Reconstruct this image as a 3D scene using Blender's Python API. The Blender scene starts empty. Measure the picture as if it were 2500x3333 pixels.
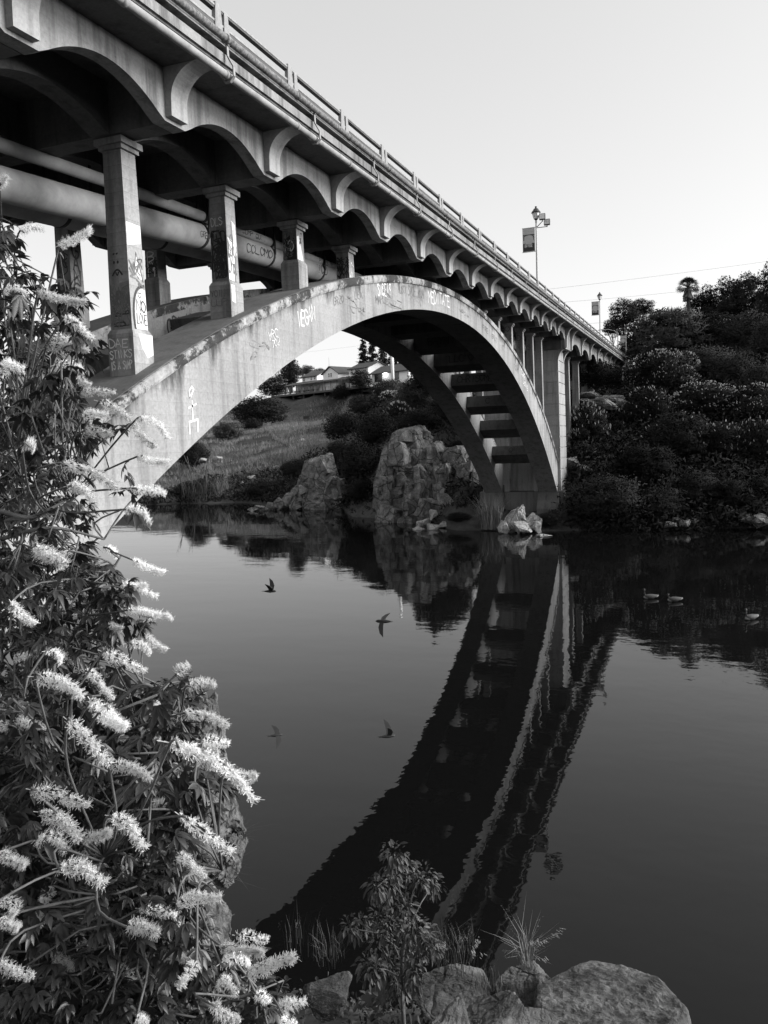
import bpy, bmesh, math, random
import numpy as np
from mathutils import Vector, Matrix, noise

# ------------------------------------------------------------------ camera, sky, sun, exposure
scene = bpy.context.scene
COL = scene.collection
CAMZ = 7.68
CR = np.array([0.93503225, 0.35272064, -0.03609498])      # camera right / up / forward
CU = np.array([0.00335053, 0.09300695, 0.99565982])
CF = np.array([-0.35454685, 0.93109498, -0.08578269])
CP = np.array([0.0, 0.0, CAMZ])
FPX = 2580.75
cam_data = bpy.data.cameras.new("camera")
cam_data.sensor_width = 36.0
cam_data.sensor_fit = 'AUTO'
cam_data.lens = 36.0 * FPX / 3333.0
cam_data.clip_start = 0.05
cam_data.clip_end = 6000.0
cam = bpy.data.objects.new("camera", cam_data)
COL.objects.link(cam)
m = Matrix(((CR[0], CU[0], -CF[0], CP[0]), (CR[1], CU[1], -CF[1], CP[1]), (CR[2], CU[2], -CF[2], CP[2]), (0, 0, 0, 1)))
cam.matrix_world = m
scene.camera = cam

SUN_EL, SUN_AZ = math.radians(23.0), math.radians(70.0)   # azimuth clockwise from +Y (the bridge axis)
world = bpy.data.worlds.new("World")
scene.world = world
world.use_nodes = True
wn, wl = world.node_tree.nodes, world.node_tree.links
bg = wn["Background"]
sky = wn.new("ShaderNodeTexSky")
sky.sky_type = 'NISHITA'
sky.sun_disc = False
sky.sun_elevation = SUN_EL
sky.sun_rotation = SUN_AZ
sky.air_density = 1.0
sky.dust_density = 2.0
bw = wn.new("ShaderNodeRGBToBW")                            # black-and-white photograph: a grey sky
gam = wn.new("ShaderNodeGamma")
gam.inputs[1].default_value = 0.45
wl.new(sky.outputs[0], bw.inputs[0])
wl.new(bw.outputs[0], gam.inputs[0])
wl.new(gam.outputs[0], bg.inputs[0])
bg.inputs[1].default_value = 0.15

sun_data = bpy.data.lights.new("sun", 'SUN')
sun_data.energy = 2.0
sun_data.angle = math.radians(45.0)
sun_data.color = (1.0, 0.995, 0.99)
sun = bpy.data.objects.new("sun", sun_data)
COL.objects.link(sun)
sdir = Vector((math.sin(SUN_AZ) * math.cos(SUN_EL), math.cos(SUN_AZ) * math.cos(SUN_EL), math.sin(SUN_EL)))
sun.rotation_euler = sdir.to_track_quat('Z', 'Y').to_euler()
sun.location = sdir * 200

scene.view_settings.view_transform = 'Standard'
scene.view_settings.look = 'None'
scene.view_settings.gamma = 1.0
scene.view_settings.exposure = 1.92
scene.cycles.max_bounces = 6
scene.cycles.diffuse_bounces = 3
scene.cycles.glossy_bounces = 3
scene.cycles.caustics_reflective = False
scene.cycles.caustics_refractive = False
scene.cycles.use_adaptive_sampling = True
scene.cycles.adaptive_threshold = 0.015
scene.cycles.use_denoising = True

# ------------------------------------------------------------------ helpers
ORG = {}
DS = 2500.0 / 1659.0

def ray(px, py):
    return CR * ((px - 1250.0) / FPX) - CU * ((py - 1666.5) / FPX) + CF

def P(px, py, depth):
    """world point at full-photo pixel px,py, 'depth' metres along the view axis"""
    return CP + ray(px, py) * depth

def PD(dx, dy, depth):
    return P(dx * DS, dy * DS, depth)

def PH(dx, dy, dist):
    """same, but 'dist' metres away horizontally"""
    r = ray(dx * DS, dy * DS)
    return CP + r * (dist / math.hypot(r[0], r[1]))

class MB:
    def __init__(self):
        self.v, self.f, self.n = [], [], 0
    def add(self, verts, faces):
        verts = np.asarray(verts, float).reshape(-1, 3)
        self.v.append(verts)
        n = self.n
        self.f.extend([tuple(int(i) + n for i in f) for f in faces])
        self.n += len(verts)
    def hexa(self, p):          # 4 bottom points, 4 top points
        self.add(p, [(3, 2, 1, 0), (4, 5, 6, 7), (0, 1, 5, 4), (1, 2, 6, 5), (2, 3, 7, 6), (3, 0, 4, 7)])
    def box(self, x0, x1, y0, y1, z0, z1):
        self.hexa([(x0, y0, z0), (x1, y0, z0), (x1, y1, z0), (x0, y1, z0), (x0, y0, z1), (x1, y0, z1), (x1, y1, z1), (x0, y1, z1)])
    def obox(self, o, u, v, w):  # origin corner and three edge vectors
        o, u, v, w = [np.asarray(a, float) for a in (o, u, v, w)]
        self.hexa([o, o + u, o + u + v, o + v, o + w, o + u + w, o + u + v + w, o + v + w])
    def prism(self, poly, d):    # planar polygon (3D points) pushed along d
        poly = np.asarray(poly, float); n = len(poly)
        self.add(np.vstack([poly, poly + np.asarray(d, float)]),
                 [tuple(range(n))[::-1], tuple(range(n, 2 * n))] + [(i, (i + 1) % n, n + (i + 1) % n, n + i) for i in range(n)])
    def tube(self, pts, r, k=8, cap=True):
        pts = [np.asarray(p, float) for p in pts]
        n = len(pts)
        rr = r if hasattr(r, '__len__') else [r] * n
        V = []
        up = np.array([0.0, 0.0, 1.0])
        for i in range(n):
            t = pts[min(i + 1, n - 1)] - pts[max(i - 1, 0)]
            t = t / (np.linalg.norm(t) + 1e-9)
            a = np.cross(t, up)
            if np.linalg.norm(a) < 0.05:
                a = np.cross(t, np.array([1.0, 0.0, 0.0]))
            a /= np.linalg.norm(a)
            c = np.cross(a, t)
            for j in range(k):
                th = 2 * math.pi * j / k
                V.append(pts[i] + rr[i] * (math.cos(th) * a + math.sin(th) * c))
        F = []
        for i in range(n - 1):
            for j in range(k):
                F.append((i * k + j, i * k + (j + 1) % k, (i + 1) * k + (j + 1) % k, (i + 1) * k + j))
        if cap:
            F.append(tuple(range(k))[::-1]); F.append(tuple(range((n - 1) * k, n * k)))
        self.add(V, F)
    def lathe(self, c, prof, k=10):   # profile [(r,z)] about vertical axis at c
        c = np.asarray(c, float)
        V = [c + np.array([r * math.cos(2 * math.pi * j / k), r * math.sin(2 * math.pi * j / k), z]) for r, z in prof for j in range(k)]
        F = [(i * k + j, i * k + (j + 1) % k, (i + 1) * k + (j + 1) % k, (i + 1) * k + j) for i in range(len(prof) - 1) for j in range(k)]
        F += [tuple(range(k))[::-1], tuple(range((len(prof) - 1) * k, len(prof) * k))]
        self.add(V, F)
    def arrays(self):
        return np.vstack(self.v), self.f

def mesh_from(name, verts, faces, mat, smooth=False):
    me = bpy.data.meshes.new(name)
    verts = np.asarray(verts, float)
    if isinstance(faces, np.ndarray):
        nf, k = faces.shape
        me.vertices.add(len(verts)); me.vertices.foreach_set("co", verts.ravel())
        me.loops.add(nf * k); me.loops.foreach_set("vertex_index", faces.ravel().astype(np.int32))
        me.polygons.add(nf); me.polygons.foreach_set("loop_start", np.arange(0, nf * k, k, dtype=np.int32))
        me.update(calc_edges=True); me.validate()
    else:
        me.from_pydata(verts.tolist(), [], faces)
        me.update()
    if smooth:
        me.polygons.foreach_set("use_smooth", [True] * len(me.polygons))
    me.materials.append(mat)
    return me

def tag(o, label=None, cat=None, group=None, kind=None):
    if label: o['label'] = label
    if cat: o['category'] = cat
    if group: o['group'] = group
    if kind: o['kind'] = kind
    return o

def empty(name, loc, label, cat, group=None):
    o = bpy.data.objects.new(name, None)
    o.empty_display_size = 0.2
    COL.objects.link(o); o.location = [float(a) for a in loc]
    ORG[o.name] = np.array([float(a) for a in loc])
    return tag(o, label, cat, group)

def put(name, mb, mat, parent=None, loc=None, smooth=False, label=None, kind=None):
    """MB (world coordinates) -> one linked object; with a parent the thing's origin is subtracted"""
    v, f = mb.arrays() if isinstance(mb, MB) else mb
    if parent is not None:
        org = ORG[parent.name]
    else:
        org = np.array(loc if loc is not None else (0.0, 0.0, 0.0), float)
    o = bpy.data.objects.new(name, mesh_from(name, v - org, f, mat, smooth))
    COL.objects.link(o)
    if parent is not None:
        o.parent = parent
    else:
        o.location = org
    ORG[o.name] = org
    if label: o['label'] = label
    if kind: o['kind'] = kind
    return o

def link_mesh(name, me, parent, matrix):
    o = bpy.data.objects.new(name, me)
    COL.objects.link(o)
    if parent is not None:
        o.parent = parent
    o.matrix_local = matrix
    return o

# ------------------------------------------------------------------ materials
def newmat(name):
    mt = bpy.data.materials.new(name); mt.use_nodes = True
    nt = mt.node_tree
    return mt, nt.nodes, nt.links, nt.nodes["Principled BSDF"]

def g3(v):
    return (v, v, v, 1.0)

def tex_noise(n, l, scale, detail=4, rough=0.6, mapping=None, coord='Object'):
    tc = n.new("ShaderNodeTexCoord")
    mp = n.new("ShaderNodeMapping")
    if mapping: mp.inputs['Scale'].default_value = mapping
    t = n.new("ShaderNodeTexNoise")
    t.inputs['Scale'].default_value = scale
    t.inputs['Detail'].default_value = detail
    t.inputs['Roughness'].default_value = rough
    l.new(tc.outputs[coord], mp.inputs[0]); l.new(mp.outputs[0], t.inputs['Vector'])
    return t.outputs['Fac']

def ramp(n, l, fac, stops):
    r = n.new("ShaderNodeValToRGB")
    cr = r.color_ramp
    cr.elements[0].position, cr.elements[0].color = stops[0][0], g3(stops[0][1])
    cr.elements[1].position, cr.elements[1].color = stops[-1][0], g3(stops[-1][1])
    for p, c in stops[1:-1]:
        e = cr.elements.new(p); e.color = g3(c)
    l.new(fac, r.inputs[0])
    return r.outputs[0]

def mul(n, l, a, b, fac=1.0, mode='MULTIPLY'):
    x = n.new("ShaderNodeMix"); x.data_type = 'RGBA'; x.blend_type = mode
    x.inputs[0].default_value = fac
    l.new(a, x.inputs[6]); l.new(b, x.inputs[7])
    return x.outputs[2]

def bump(n, l, b, h, strength=0.3, dist=0.02):
    bn = n.new("ShaderNodeBump")
    bn.inputs['Strength'].default_value = strength
    bn.inputs['Distance'].default_value = dist
    l.new(h, bn.inputs['Height']); l.new(bn.outputs[0], b.inputs['Normal'])

def concrete(name, lo=0.30, hi=0.46, streak=0.5, board=0.0, attr=None):
    """weathered board-marked concrete: blotches, vertical rain streaks, faint formwork lines"""
    mt, n, l, b = newmat(name)
    base = ramp(n, l, tex_noise(n, l, 0.9, 6, 0.65), [(0.3, lo), (0.7, hi)])
    fine = ramp(n, l, tex_noise(n, l, 14.0, 5, 0.7), [(0.3, 0.72), (0.65, 1.0)])
    c = mul(n, l, base, fine)
    bl_ = ramp(n, l, tex_noise(n, l, 0.45, 8, 0.75), [(0.40, 1.0), (0.62, 0.55)])
    c = mul(n, l, c, bl_, 0.8)
    pit = ramp(n, l, tex_noise(n, l, 5.0, 3, 0.6), [(0.24, 0.35), (0.31, 1.0)])
    c = mul(n, l, c, pit, 0.7)
    st = ramp(n, l, tex_noise(n, l, 1.0, 5, 0.65, (2.6, 2.6, 0.22)), [(0.36, 0.42), (0.52, 1.0)])
    c = mul(n, l, c, st, streak)
    if board > 0:
        tc = n.new("ShaderNodeTexCoord")
        w = n.new("ShaderNodeTexWave"); w.bands_direction = 'Z'; w.wave_profile = 'SAW'
        w.inputs['Scale'].default_value = 1.15; w.inputs['Distortion'].default_value = 0.25
        w.inputs['Detail'].default_value = 3.0
        l.new(tc.outputs['Object'], w.inputs['Vector'])
        bl = ramp(n, l, w.outputs['Fac'], [(0.0, 0.35), (0.035, 1.0), (1.0, 0.9)])
        c = mul(n, l, c, bl, board)
    if attr:
        at = n.new("ShaderNodeAttribute"); at.attribute_name = attr
        dn = tex_noise(n, l, 1.0, 6, 0.7, (1.6, 1.6, 0.25))
        md = n.new("ShaderNodeMath"); md.operation = 'MULTIPLY_ADD'
        l.new(dn, md.inputs[0]); md.inputs[1].default_value = 2.4
        l.new(at.outputs['Fac'], md.inputs[2])
        sc_ = n.new("ShaderNodeMath"); sc_.operation = 'MULTIPLY'
        l.new(md.outputs[0], sc_.inputs[0]); sc_.inputs[1].default_value = 0.4
        c = mul(n, l, c, ramp(n, l, sc_.outputs[0], [(0.42, 0.10), (0.60, 1.0)]), 0.9)
    l.new(c, b.inputs['Base Color'])
    b.inputs['Roughness'].default_value = 0.85
    b.inputs['Specular IOR Level'].default_value = 0.25
    bump(n, l, b, tex_noise(n, l, 24.0, 6, 0.7), 0.35, 0.012)
    return mt

def plain(name, v, rough=0.6, metallic=0.0, var=0.25, scale=6.0, spec=0.3):
    mt, n, l, b = newmat(name)
    c = ramp(n, l, tex_noise(n, l, scale, 5, 0.65), [(0.3, v * (1 - var)), (0.7, v * (1 + var))])
    l.new(c, b.inputs['Base Color'])
    b.inputs['Roughness'].default_value = rough
    b.inputs['Metallic'].default_value = metallic
    b.inputs['Specular IOR Level'].default_value = spec
    return mt

def leafmat(name, v, var=0.5, rough=0.5, scale=0.6, trans=0.0, spec=0.3):
    mt, n, l, b = newmat(name)
    oi = n.new("ShaderNodeObjectInfo")
    c1 = ramp(n, l, tex_noise(n, l, scale, 4, 0.6), [(0.3, v * (1 - var)), (0.7, v * (1 + var))])
    rv = ramp(n, l, oi.outputs['Random'], [(0.0, 0.75), (1.0, 1.25)])
    c = mul(n, l, c1, rv)
    l.new(c, b.inputs['Base Color'])
    b.inputs['Roughness'].default_value = rough
    b.inputs['Specular IOR Level'].default_value = spec
    if trans > 0:
        tr = n.new("ShaderNodeBsdfTranslucent"); l.new(c, tr.inputs[0])
        mx = n.new("ShaderNodeMixShader"); mx.inputs[0].default_value = trans
        out = n["Material Output"]
        l.new(b.outputs[0], mx.inputs[1]); l.new(tr.outputs[0], mx.inputs[2]); l.new(mx.outputs[0], out.inputs[0])
    return mt

def rockmat(name, lo, hi, crack=1.0, scale=1.0):
    mt, n, l, b = newmat(name)
    base = ramp(n, l, tex_noise(n, l, 1.3 * scale, 8, 0.7), [(0.28, lo), (0.5, (lo + hi) * 0.45), (0.72, hi)])
    sp = ramp(n, l, tex_noise(n, l, 9.0 * scale, 6, 0.75), [(0.35, 0.55), (0.6, 1.0)])
    c = mul(n, l, base, sp)
    tc = n.new("ShaderNodeTexCoord")
    wp = n.new("ShaderNodeMix"); wp.data_type = 'RGBA'; wp.inputs[0].default_value = 0.25
    nz = n.new("ShaderNodeTexNoise"); nz.inputs['Scale'].default_value = 1.5 * scale
    l.new(tc.outputs['Object'], wp.inputs[6]); l.new(tc.outputs['Object'], nz.inputs['Vector']); l.new(nz.outputs['Color'], wp.inputs[7])
    vo = n.new("ShaderNodeTexVoronoi"); vo.feature = 'DISTANCE_TO_EDGE'; vo.inputs['Scale'].default_value = 1.1 * scale
    l.new(wp.outputs[2], vo.inputs['Vector'])
    ck = ramp(n, l, vo.outputs['Distance'], [(0.0, 0.12), (0.035, 1.0)])
    c = mul(n, l, c, ck, 0.75 * crack)
    l.new(c, b.inputs['Base Color'])
    b.inputs['Roughness'].default_value = 0.9
    b.inputs['Specular IOR Level'].default_value = 0.2
    ad = n.new("ShaderNodeMath"); ad.operation = 'ADD'
    l.new(tex_noise(n, l, 6.0 * scale, 10, 0.75), ad.inputs[0])
    if crack > 0.1: l.new(ck, ad.inputs[1])
    bump(n, l, b, ad.outputs[0], 0.9, 0.08 / scale)
    return mt

def coping_mat():
    mt, n, l, b = newmat("concrete_coping_black_stains")
    base = ramp(n, l, tex_noise(n, l, 3.0, 8, 0.75), [(0.3, 0.14), (0.7, 0.40)])
    blk = ramp(n, l, tex_noise(n, l, 0.55, 7, 0.8), [(0.47, 1.0), (0.53, 0.10)])
    l.new(mul(n, l, base, blk, 0.95), b.inputs['Base Color'])
    b.inputs['Roughness'].default_value = 0.9
    b.inputs['Specular IOR Level'].default_value = 0.2
    bump(n, l, b, tex_noise(n, l, 18.0, 6, 0.7), 0.5, 0.02)
    return mt

M = {}
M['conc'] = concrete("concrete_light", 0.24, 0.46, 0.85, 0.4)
M['bracket'] = concrete("concrete_bracket_lit", 0.36, 0.58, 0.5, 0.1)  # skylight on the bracket fronts put into a paler base colour
M['conc_arch'] = concrete("concrete_arch_rib", 0.24, 0.44, 0.6, 0.55, attr="edge")
M['conc_col'] = concrete("concrete_board_marked", 0.24, 0.46, 0.8, 0.9)
M['conc_dark'] = concrete("concrete_shaded", 0.11, 0.20, 0.6, 0.35)  # same concrete, with the shade of the undersides put into its base colour
M['conc_edge'] = concrete("concrete_stained_edge", 0.12, 0.40, 0.95, 0.0)
M['conc_top'] = concrete("concrete_lichen_top", 0.10, 0.22, 0.4, 0.0)
M['conc_black'] = concrete("concrete_recess_shade", 0.03, 0.07, 0.4, 0.0)  # shade inside the deck-edge recess put into a near-black colour
M['pier'] = concrete("concrete_pier", 0.30, 0.52, 0.65, 0.3)
M['metal'] = plain("galvanised_metal", 0.22, 0.5, 0.0, 0.3, 8.0)
M['pipe'] = plain("painted_pipe", 0.34, 0.75, 0.0, 0.3, 1.2)
M['drain'] = plain("drain_pipe_paint", 0.25, 0.85, 0.0, 0.3, 3.0, 0.15)
M['coping'] = coping_mat()
M['pipe_upper'] = plain("mossy_pipe", 0.13, 0.8, 0.0, 0.85, 14.0)
M['darkmetal'] = plain("dark_metal", 0.04, 0.45, 0.0, 0.3, 8.0)
M['steel'] = plain("pale_steel_pole", 0.38, 0.45, 0.0, 0.15, 3.0)
M['lampglass'] = plain("frosted_lamp_glass", 0.75, 0.3, 0.0, 0.05, 2.0)
M['paint_w'] = plain("white_spray_paint", 0.52, 0.6, 0.0, 0.12, 5.0)
M['paint_arch'] = plain("faded_white_paint", 0.50, 0.7, 0.0, 0.35, 3.0)
M['paint_k'] = plain("black_spray_paint", 0.025, 0.6, 0.0, 0.4, 5.0)
M['paint_g'] = plain("grey_spray_paint", 0.12, 0.6, 0.0, 0.3, 5.0)
M['paint_f'] = plain("faded_grey_paint", 0.17, 0.7, 0.0, 0.35, 6.0)
M['paint_p'] = plain("pale_faded_paint", 0.60, 0.7, 0.0, 0.3, 7.0)
M['asphalt'] = plain("asphalt", 0.05, 0.9, 0.0, 0.3, 10.0)
M['rock_far'] = rockmat("granite_far", 0.04, 0.36, 1.0, 0.8)
M['rock_pale'] = rockmat("granite_pale", 0.30, 0.58, 0.8, 1.0)
M['rock_near'] = rockmat("granite_lichen", 0.03, 0.24, 0.3, 2.2)
M['rock_boulder'] = rockmat("granite_boulder", 0.018, 0.26, 0.0, 3.0)
M['leaf_far'] = leafmat("foliage_dark", 0.022, 0.5, 0.95, 0.5, 0.0, 0.05)
M['leaf_mid'] = leafmat("foliage_mid", 0.040, 0.45, 0.95, 0.5, 0.0, 0.05)
M['leaf_pale'] = leafmat("foliage_pale", 0.075, 0.4, 0.95, 0.5, 0.0, 0.05)
M['leaf_near'] = leafmat("buckeye_leaf", 0.034, 0.5, 0.38, 9.0, 0.15, 0.45)
M['leaf_sapling'] = leafmat("sapling_leaf", 0.045, 0.5, 0.5, 9.0, 0.15, 0.3)
M['petal'] = leafmat("white_petal", 0.78, 0.06, 0.6, 9.0, 0.42)
M['blossom_far'] = plain("pale_blossom", 0.30, 0.7, 0.0, 0.2, 3.0)
M['bark'] = plain("bark", 0.10, 0.85, 0.0, 0.45, 20.0)
M['bark_dark'] = plain("bark_dark", 0.05, 0.9, 0.0, 0.4, 6.0)
M['grass'] = leafmat("dry_grass_blade", 0.17, 0.4, 0.7, 0.25)
M['grass_dark'] = leafmat("dark_grass_blade", 0.06, 0.4, 0.6, 3.0)
M['straw'] = leafmat("straw", 0.14, 0.3, 0.7, 3.0)
M['wall_white'] = plain("white_board_wall", 0.88, 0.7, 0.0, 0.08, 1.5)
M['roof'] = plain("dark_shingle_roof", 0.07, 0.8, 0.0, 0.35, 5.0)
M['window'] = plain("dark_window_glass", 0.02, 0.15, 0.0, 0.2, 2.0, 0.6)
M['timber'] = plain("weathered_timber", 0.14, 0.8, 0.0, 0.3, 4.0)
M['bird'] = plain("dark_feathers", 0.02, 0.6, 0.0, 0.3, 10.0)
M['goose_body'] = plain("goose_grey_feathers", 0.05, 0.7, 0.0, 0.4, 14.0)
M['goose_pale'] = plain("goose_pale_feathers", 0.22, 0.7, 0.0, 0.1, 10.0)
M['goose_black'] = plain("goose_black_feathers", 0.015, 0.5, 0.0, 0.2, 10.0)
M['banner_light'] = plain("banner_cloth_light", 0.45, 0.8, 0.0, 0.1, 2.0)
M['banner_dark'] = plain("banner_cloth_dark", 0.045, 0.8, 0.0, 0.2, 2.0)
M['wire'] = plain("wire", 0.08, 0.6, 0.0, 0.1, 2.0)

def groundmat():
    mt, n, l, b = newmat("earth_and_grass")
    c = ramp(n, l, tex_noise(n, l, 0.05, 8, 0.7), [(0.35, 0.022), (0.6, 0.075)])
    f = ramp(n, l, tex_noise(n, l, 1.5, 8, 0.75), [(0.3, 0.55), (0.7, 1.2)])
    l.new(mul(n, l, c, f), b.inputs['Base Color'])
    b.inputs['Roughness'].default_value = 0.95
    b.inputs['Specular IOR Level'].default_value = 0.1
    bump(n, l, b, tex_noise(n, l, 1.2, 8, 0.7), 0.8, 0.3)
    return mt
M['ground'] = groundmat()
M['soil'] = plain("dark_soil", 0.05, 0.95, 0.0, 0.5, 3.0)

def watermat():
    mt, n, l, b = newmat("river_water")
    b.inputs['Base Color'].default_value = g3(0.004)
    b.inputs['Roughness'].default_value = 0.015
    b.inputs['IOR'].default_value = 1.32
    b.inputs['Specular IOR Level'].default_value = 0.34
    a = tex_noise(n, l, 0.55, 3, 0.5, (0.6, 1.0, 1.0))
    c = tex_noise(n, l, 3.2, 2, 0.5)
    ad = n.new("ShaderNodeMath"); ad.operation = 'MULTIPLY_ADD'
    l.new(c, ad.inputs[0]); ad.inputs[1].default_value = 0.16; l.new(a, ad.inputs[2])
    breeze = ramp(n, l, tex_noise(n, l, 0.045, 3, 0.6, (0.5, 1.4, 1.0)), [(0.38, 0.35), (0.62, 1.0)])    # calm and ruffled patches
    mm = n.new("ShaderNodeMath"); mm.operation = 'MULTIPLY'
    l.new(ad.outputs[0], mm.inputs[0]); l.new(breeze, mm.inputs[1])
    bump(n, l, b, mm.outputs[0], 1.0, 0.014)
    return mt
M['water'] = watermat()

# ------------------------------------------------------------------ hand-lettering: a single-stroke alphabet painted as ribbons
SF = {
 'A': ["00 26 40", "0822 3222"], 'B': ["00 06 36 45 33 03", "33 42 30 00"], 'C': ["45 26 05 02 20 41"], 'D': ["00 06 26 44 42 20 00"],
 'E': ["46 06 00 40", "03 33"], 'F': ["46 06 00", "03 33"], 'G': ["45 26 05 02 20 41 43 23"], 'H': ["00 06", "40 46", "03 43"],
 'I': ["20 26"], 'J': ["46 41 20 01"], 'K': ["00 06", "46 03 40"], 'L': ["06 00 40"], 'M': ["00 06 23 46 40"], 'N': ["00 06 40 46"],
 'O': ["20 02 04 26 44 42 20"], 'P': ["00 06 36 45 34 03"], 'Q': ["20 02 04 26 44 42 20", "22 40"], 'R': ["00 06 36 45 34 03", "23 40"],
 'S': ["45 26 05 14 33 42 20 01"], 'T': ["06 46", "26 20"], 'U': ["06 01 20 41 46"], 'V': ["06 20 46"], 'W': ["06 10 24 30 46"],
 'X': ["00 46", "06 40"], 'Y': ["06 23 46", "23 20"], 'Z': ["06 46 00 40"],
 '0': ["20 02 04 26 44 42 20"], '2': ["05 26 45 43 00 40"], '7': ["06 46 10"], '9': ["43 23 05 26 45 40"], '5': ["46 06 04 34 42 20 01"],
 '"': ["15 16", "35 36"], "'": ["25 26"], '*': ["20 03 05 16 25 36 45 43 20"], ' ': [], '/': ["00 46"], '!': ["26 22"], '-': ["13 33"],
}
def sf_paths(ch):
    out = []
    for s_ in SF.get(ch, []):
        pts = []
        for tok in s_.split():
            if len(tok) == 2:
                pts.append((float(tok[0]), float(tok[1])))
            else:
                pts.append((float(tok[0:2]) / 10.0 if tok[0] == '0' else float(tok[0]), float(tok[2]) + 0.2))
        out.append(pts)
    return out

def ribbon(mb, pts, w, fmap, lift):
    """painted stroke: mitred strip through (u,v) points, put on a surface by fmap(u,v,lift)"""
    p = np.array(pts, float)
    keep = [0] + [i for i in range(1, len(p)) if np.hypot(*(p[i] - p[i - 1])) > 1e-4]
    p = p[keep]
    if len(p) < 2: return
    L, R = [], []
    for i in range(len(p)):
        t0 = p[i] - p[i - 1] if i > 0 else p[1] - p[0]
        t1 = p[i + 1] - p[i] if i < len(p) - 1 else t0
        t0 = t0 / np.linalg.norm(t0); t1 = t1 / np.linalg.norm(t1)
        n0 = np.array([-t0[1], t0[0]]); n1 = np.array([-t1[1], t1[0]])
        nn = n0 + n1; ln = np.linalg.norm(nn)
        nn = n0 if ln < 0.3 else nn / ln
        k = 1.0 / max(0.6, float(nn @ n0))
        L.append(p[i] + nn * w * 0.5 * k); R.append(p[i] - nn * w * 0.5 * k)
    V = [fmap(a[0], a[1], lift) for q in zip(L, R) for a in q]
    F = [(2 * i, 2 * i + 1, 2 * i + 3, 2 * i + 2) for i in range(len(p) - 1)]
    mb.add(V, F)

def smooth_path(pts, k=4):
    p = [np.array(q, float) for q in pts]
    if len(p) < 3: return pts
    out = []
    for i in range(len(p) - 1):
        a, b_, c, d = p[max(i - 1, 0)], p[i], p[i + 1], p[min(i + 2, len(p) - 1)]
        for j in range(k):
            t = j / k
            out.append(0.5 * ((2 * b_) + (c - a) * t + (2 * a - 5 * b_ + 4 * c - d) * t * t + (3 * b_ - a - 3 * c + d) * t ** 3))
    out.append(p[-1])
    return out

LIFT = [0.004]
def letters(mb, fmap, text, u, v, h, w=None, adv=1.15, sw=0.14, seed=1, slope=0.0, smooth=True):
    rnd = random.Random(seed)
    cw = w if w else h * 0.62
    for ch in text:
        du, dv = rnd.uniform(-.06, .06) * cw, rnd.uniform(-.06, .06) * h
        sk = rnd.uniform(-.08, .08)
        for path in sf_paths(ch):
            pts = [(u + du + x / 4.0 * cw + sk * y / 6.0 * h, v + dv + y / 6.0 * h + rnd.uniform(-.03, .03) * h) for x, y in path]
            if smooth and len(pts) > 4: pts = smooth_path(pts, 3)
            LIFT[0] = 0.004 + (LIFT[0] + 0.0007 - 0.004) % 0.006
            ribbon(mb, pts, h * sw, fmap, LIFT[0])
        u += cw * adv; v += slope * cw * adv

def scribble(mb, fmap, u, v, w, h, n, sw, seed):
    rnd = random.Random(seed)
    for i in range(n):
        k = rnd.randint(4, 7)
        cx, cy = u + rnd.random() * w, v + rnd.random() * h
        pts = [(min(max(cx + rnd.uniform(-.35, .35) * w, u), u + w), min(max(cy + rnd.uniform(-.25, .25) * h, v), v + h)) for _ in range(k)]
        LIFT[0] = 0.004 + (LIFT[0] + 0.0007 - 0.004) % 0.006
        ribbon(mb, smooth_path(pts, 4), sw, fmap, LIFT[0])

def patch(mb, fmap, pts, lift=0.0025):
    V = [fmap(a, b_, lift) for a, b_ in pts]
    mb.add(V, [tuple(range(len(V)))])

def xface(xc, sgn=1.0):     # plane facing +X (u runs along +Y, v up)
    return lambda u, v, d: np.array([xc + sgn * d, u, v])

def quadface(p00, p10, p01, p11, nrm):
    p00, p10, p01, p11, nrm = [np.asarray(a, float) for a in (p00, p10, p01, p11, nrm)]
    W = np.linalg.norm(p10 - p00); H = np.linalg.norm(p01 - p00)
    def fm(u, v, d):
        a, c = u / W, v / H
        return p00 * (1 - a) * (1 - c) + p10 * a * (1 - c) + p01 * (1 - a) * c + p11 * a * c + nrm * d
    return fm, W, H

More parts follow.
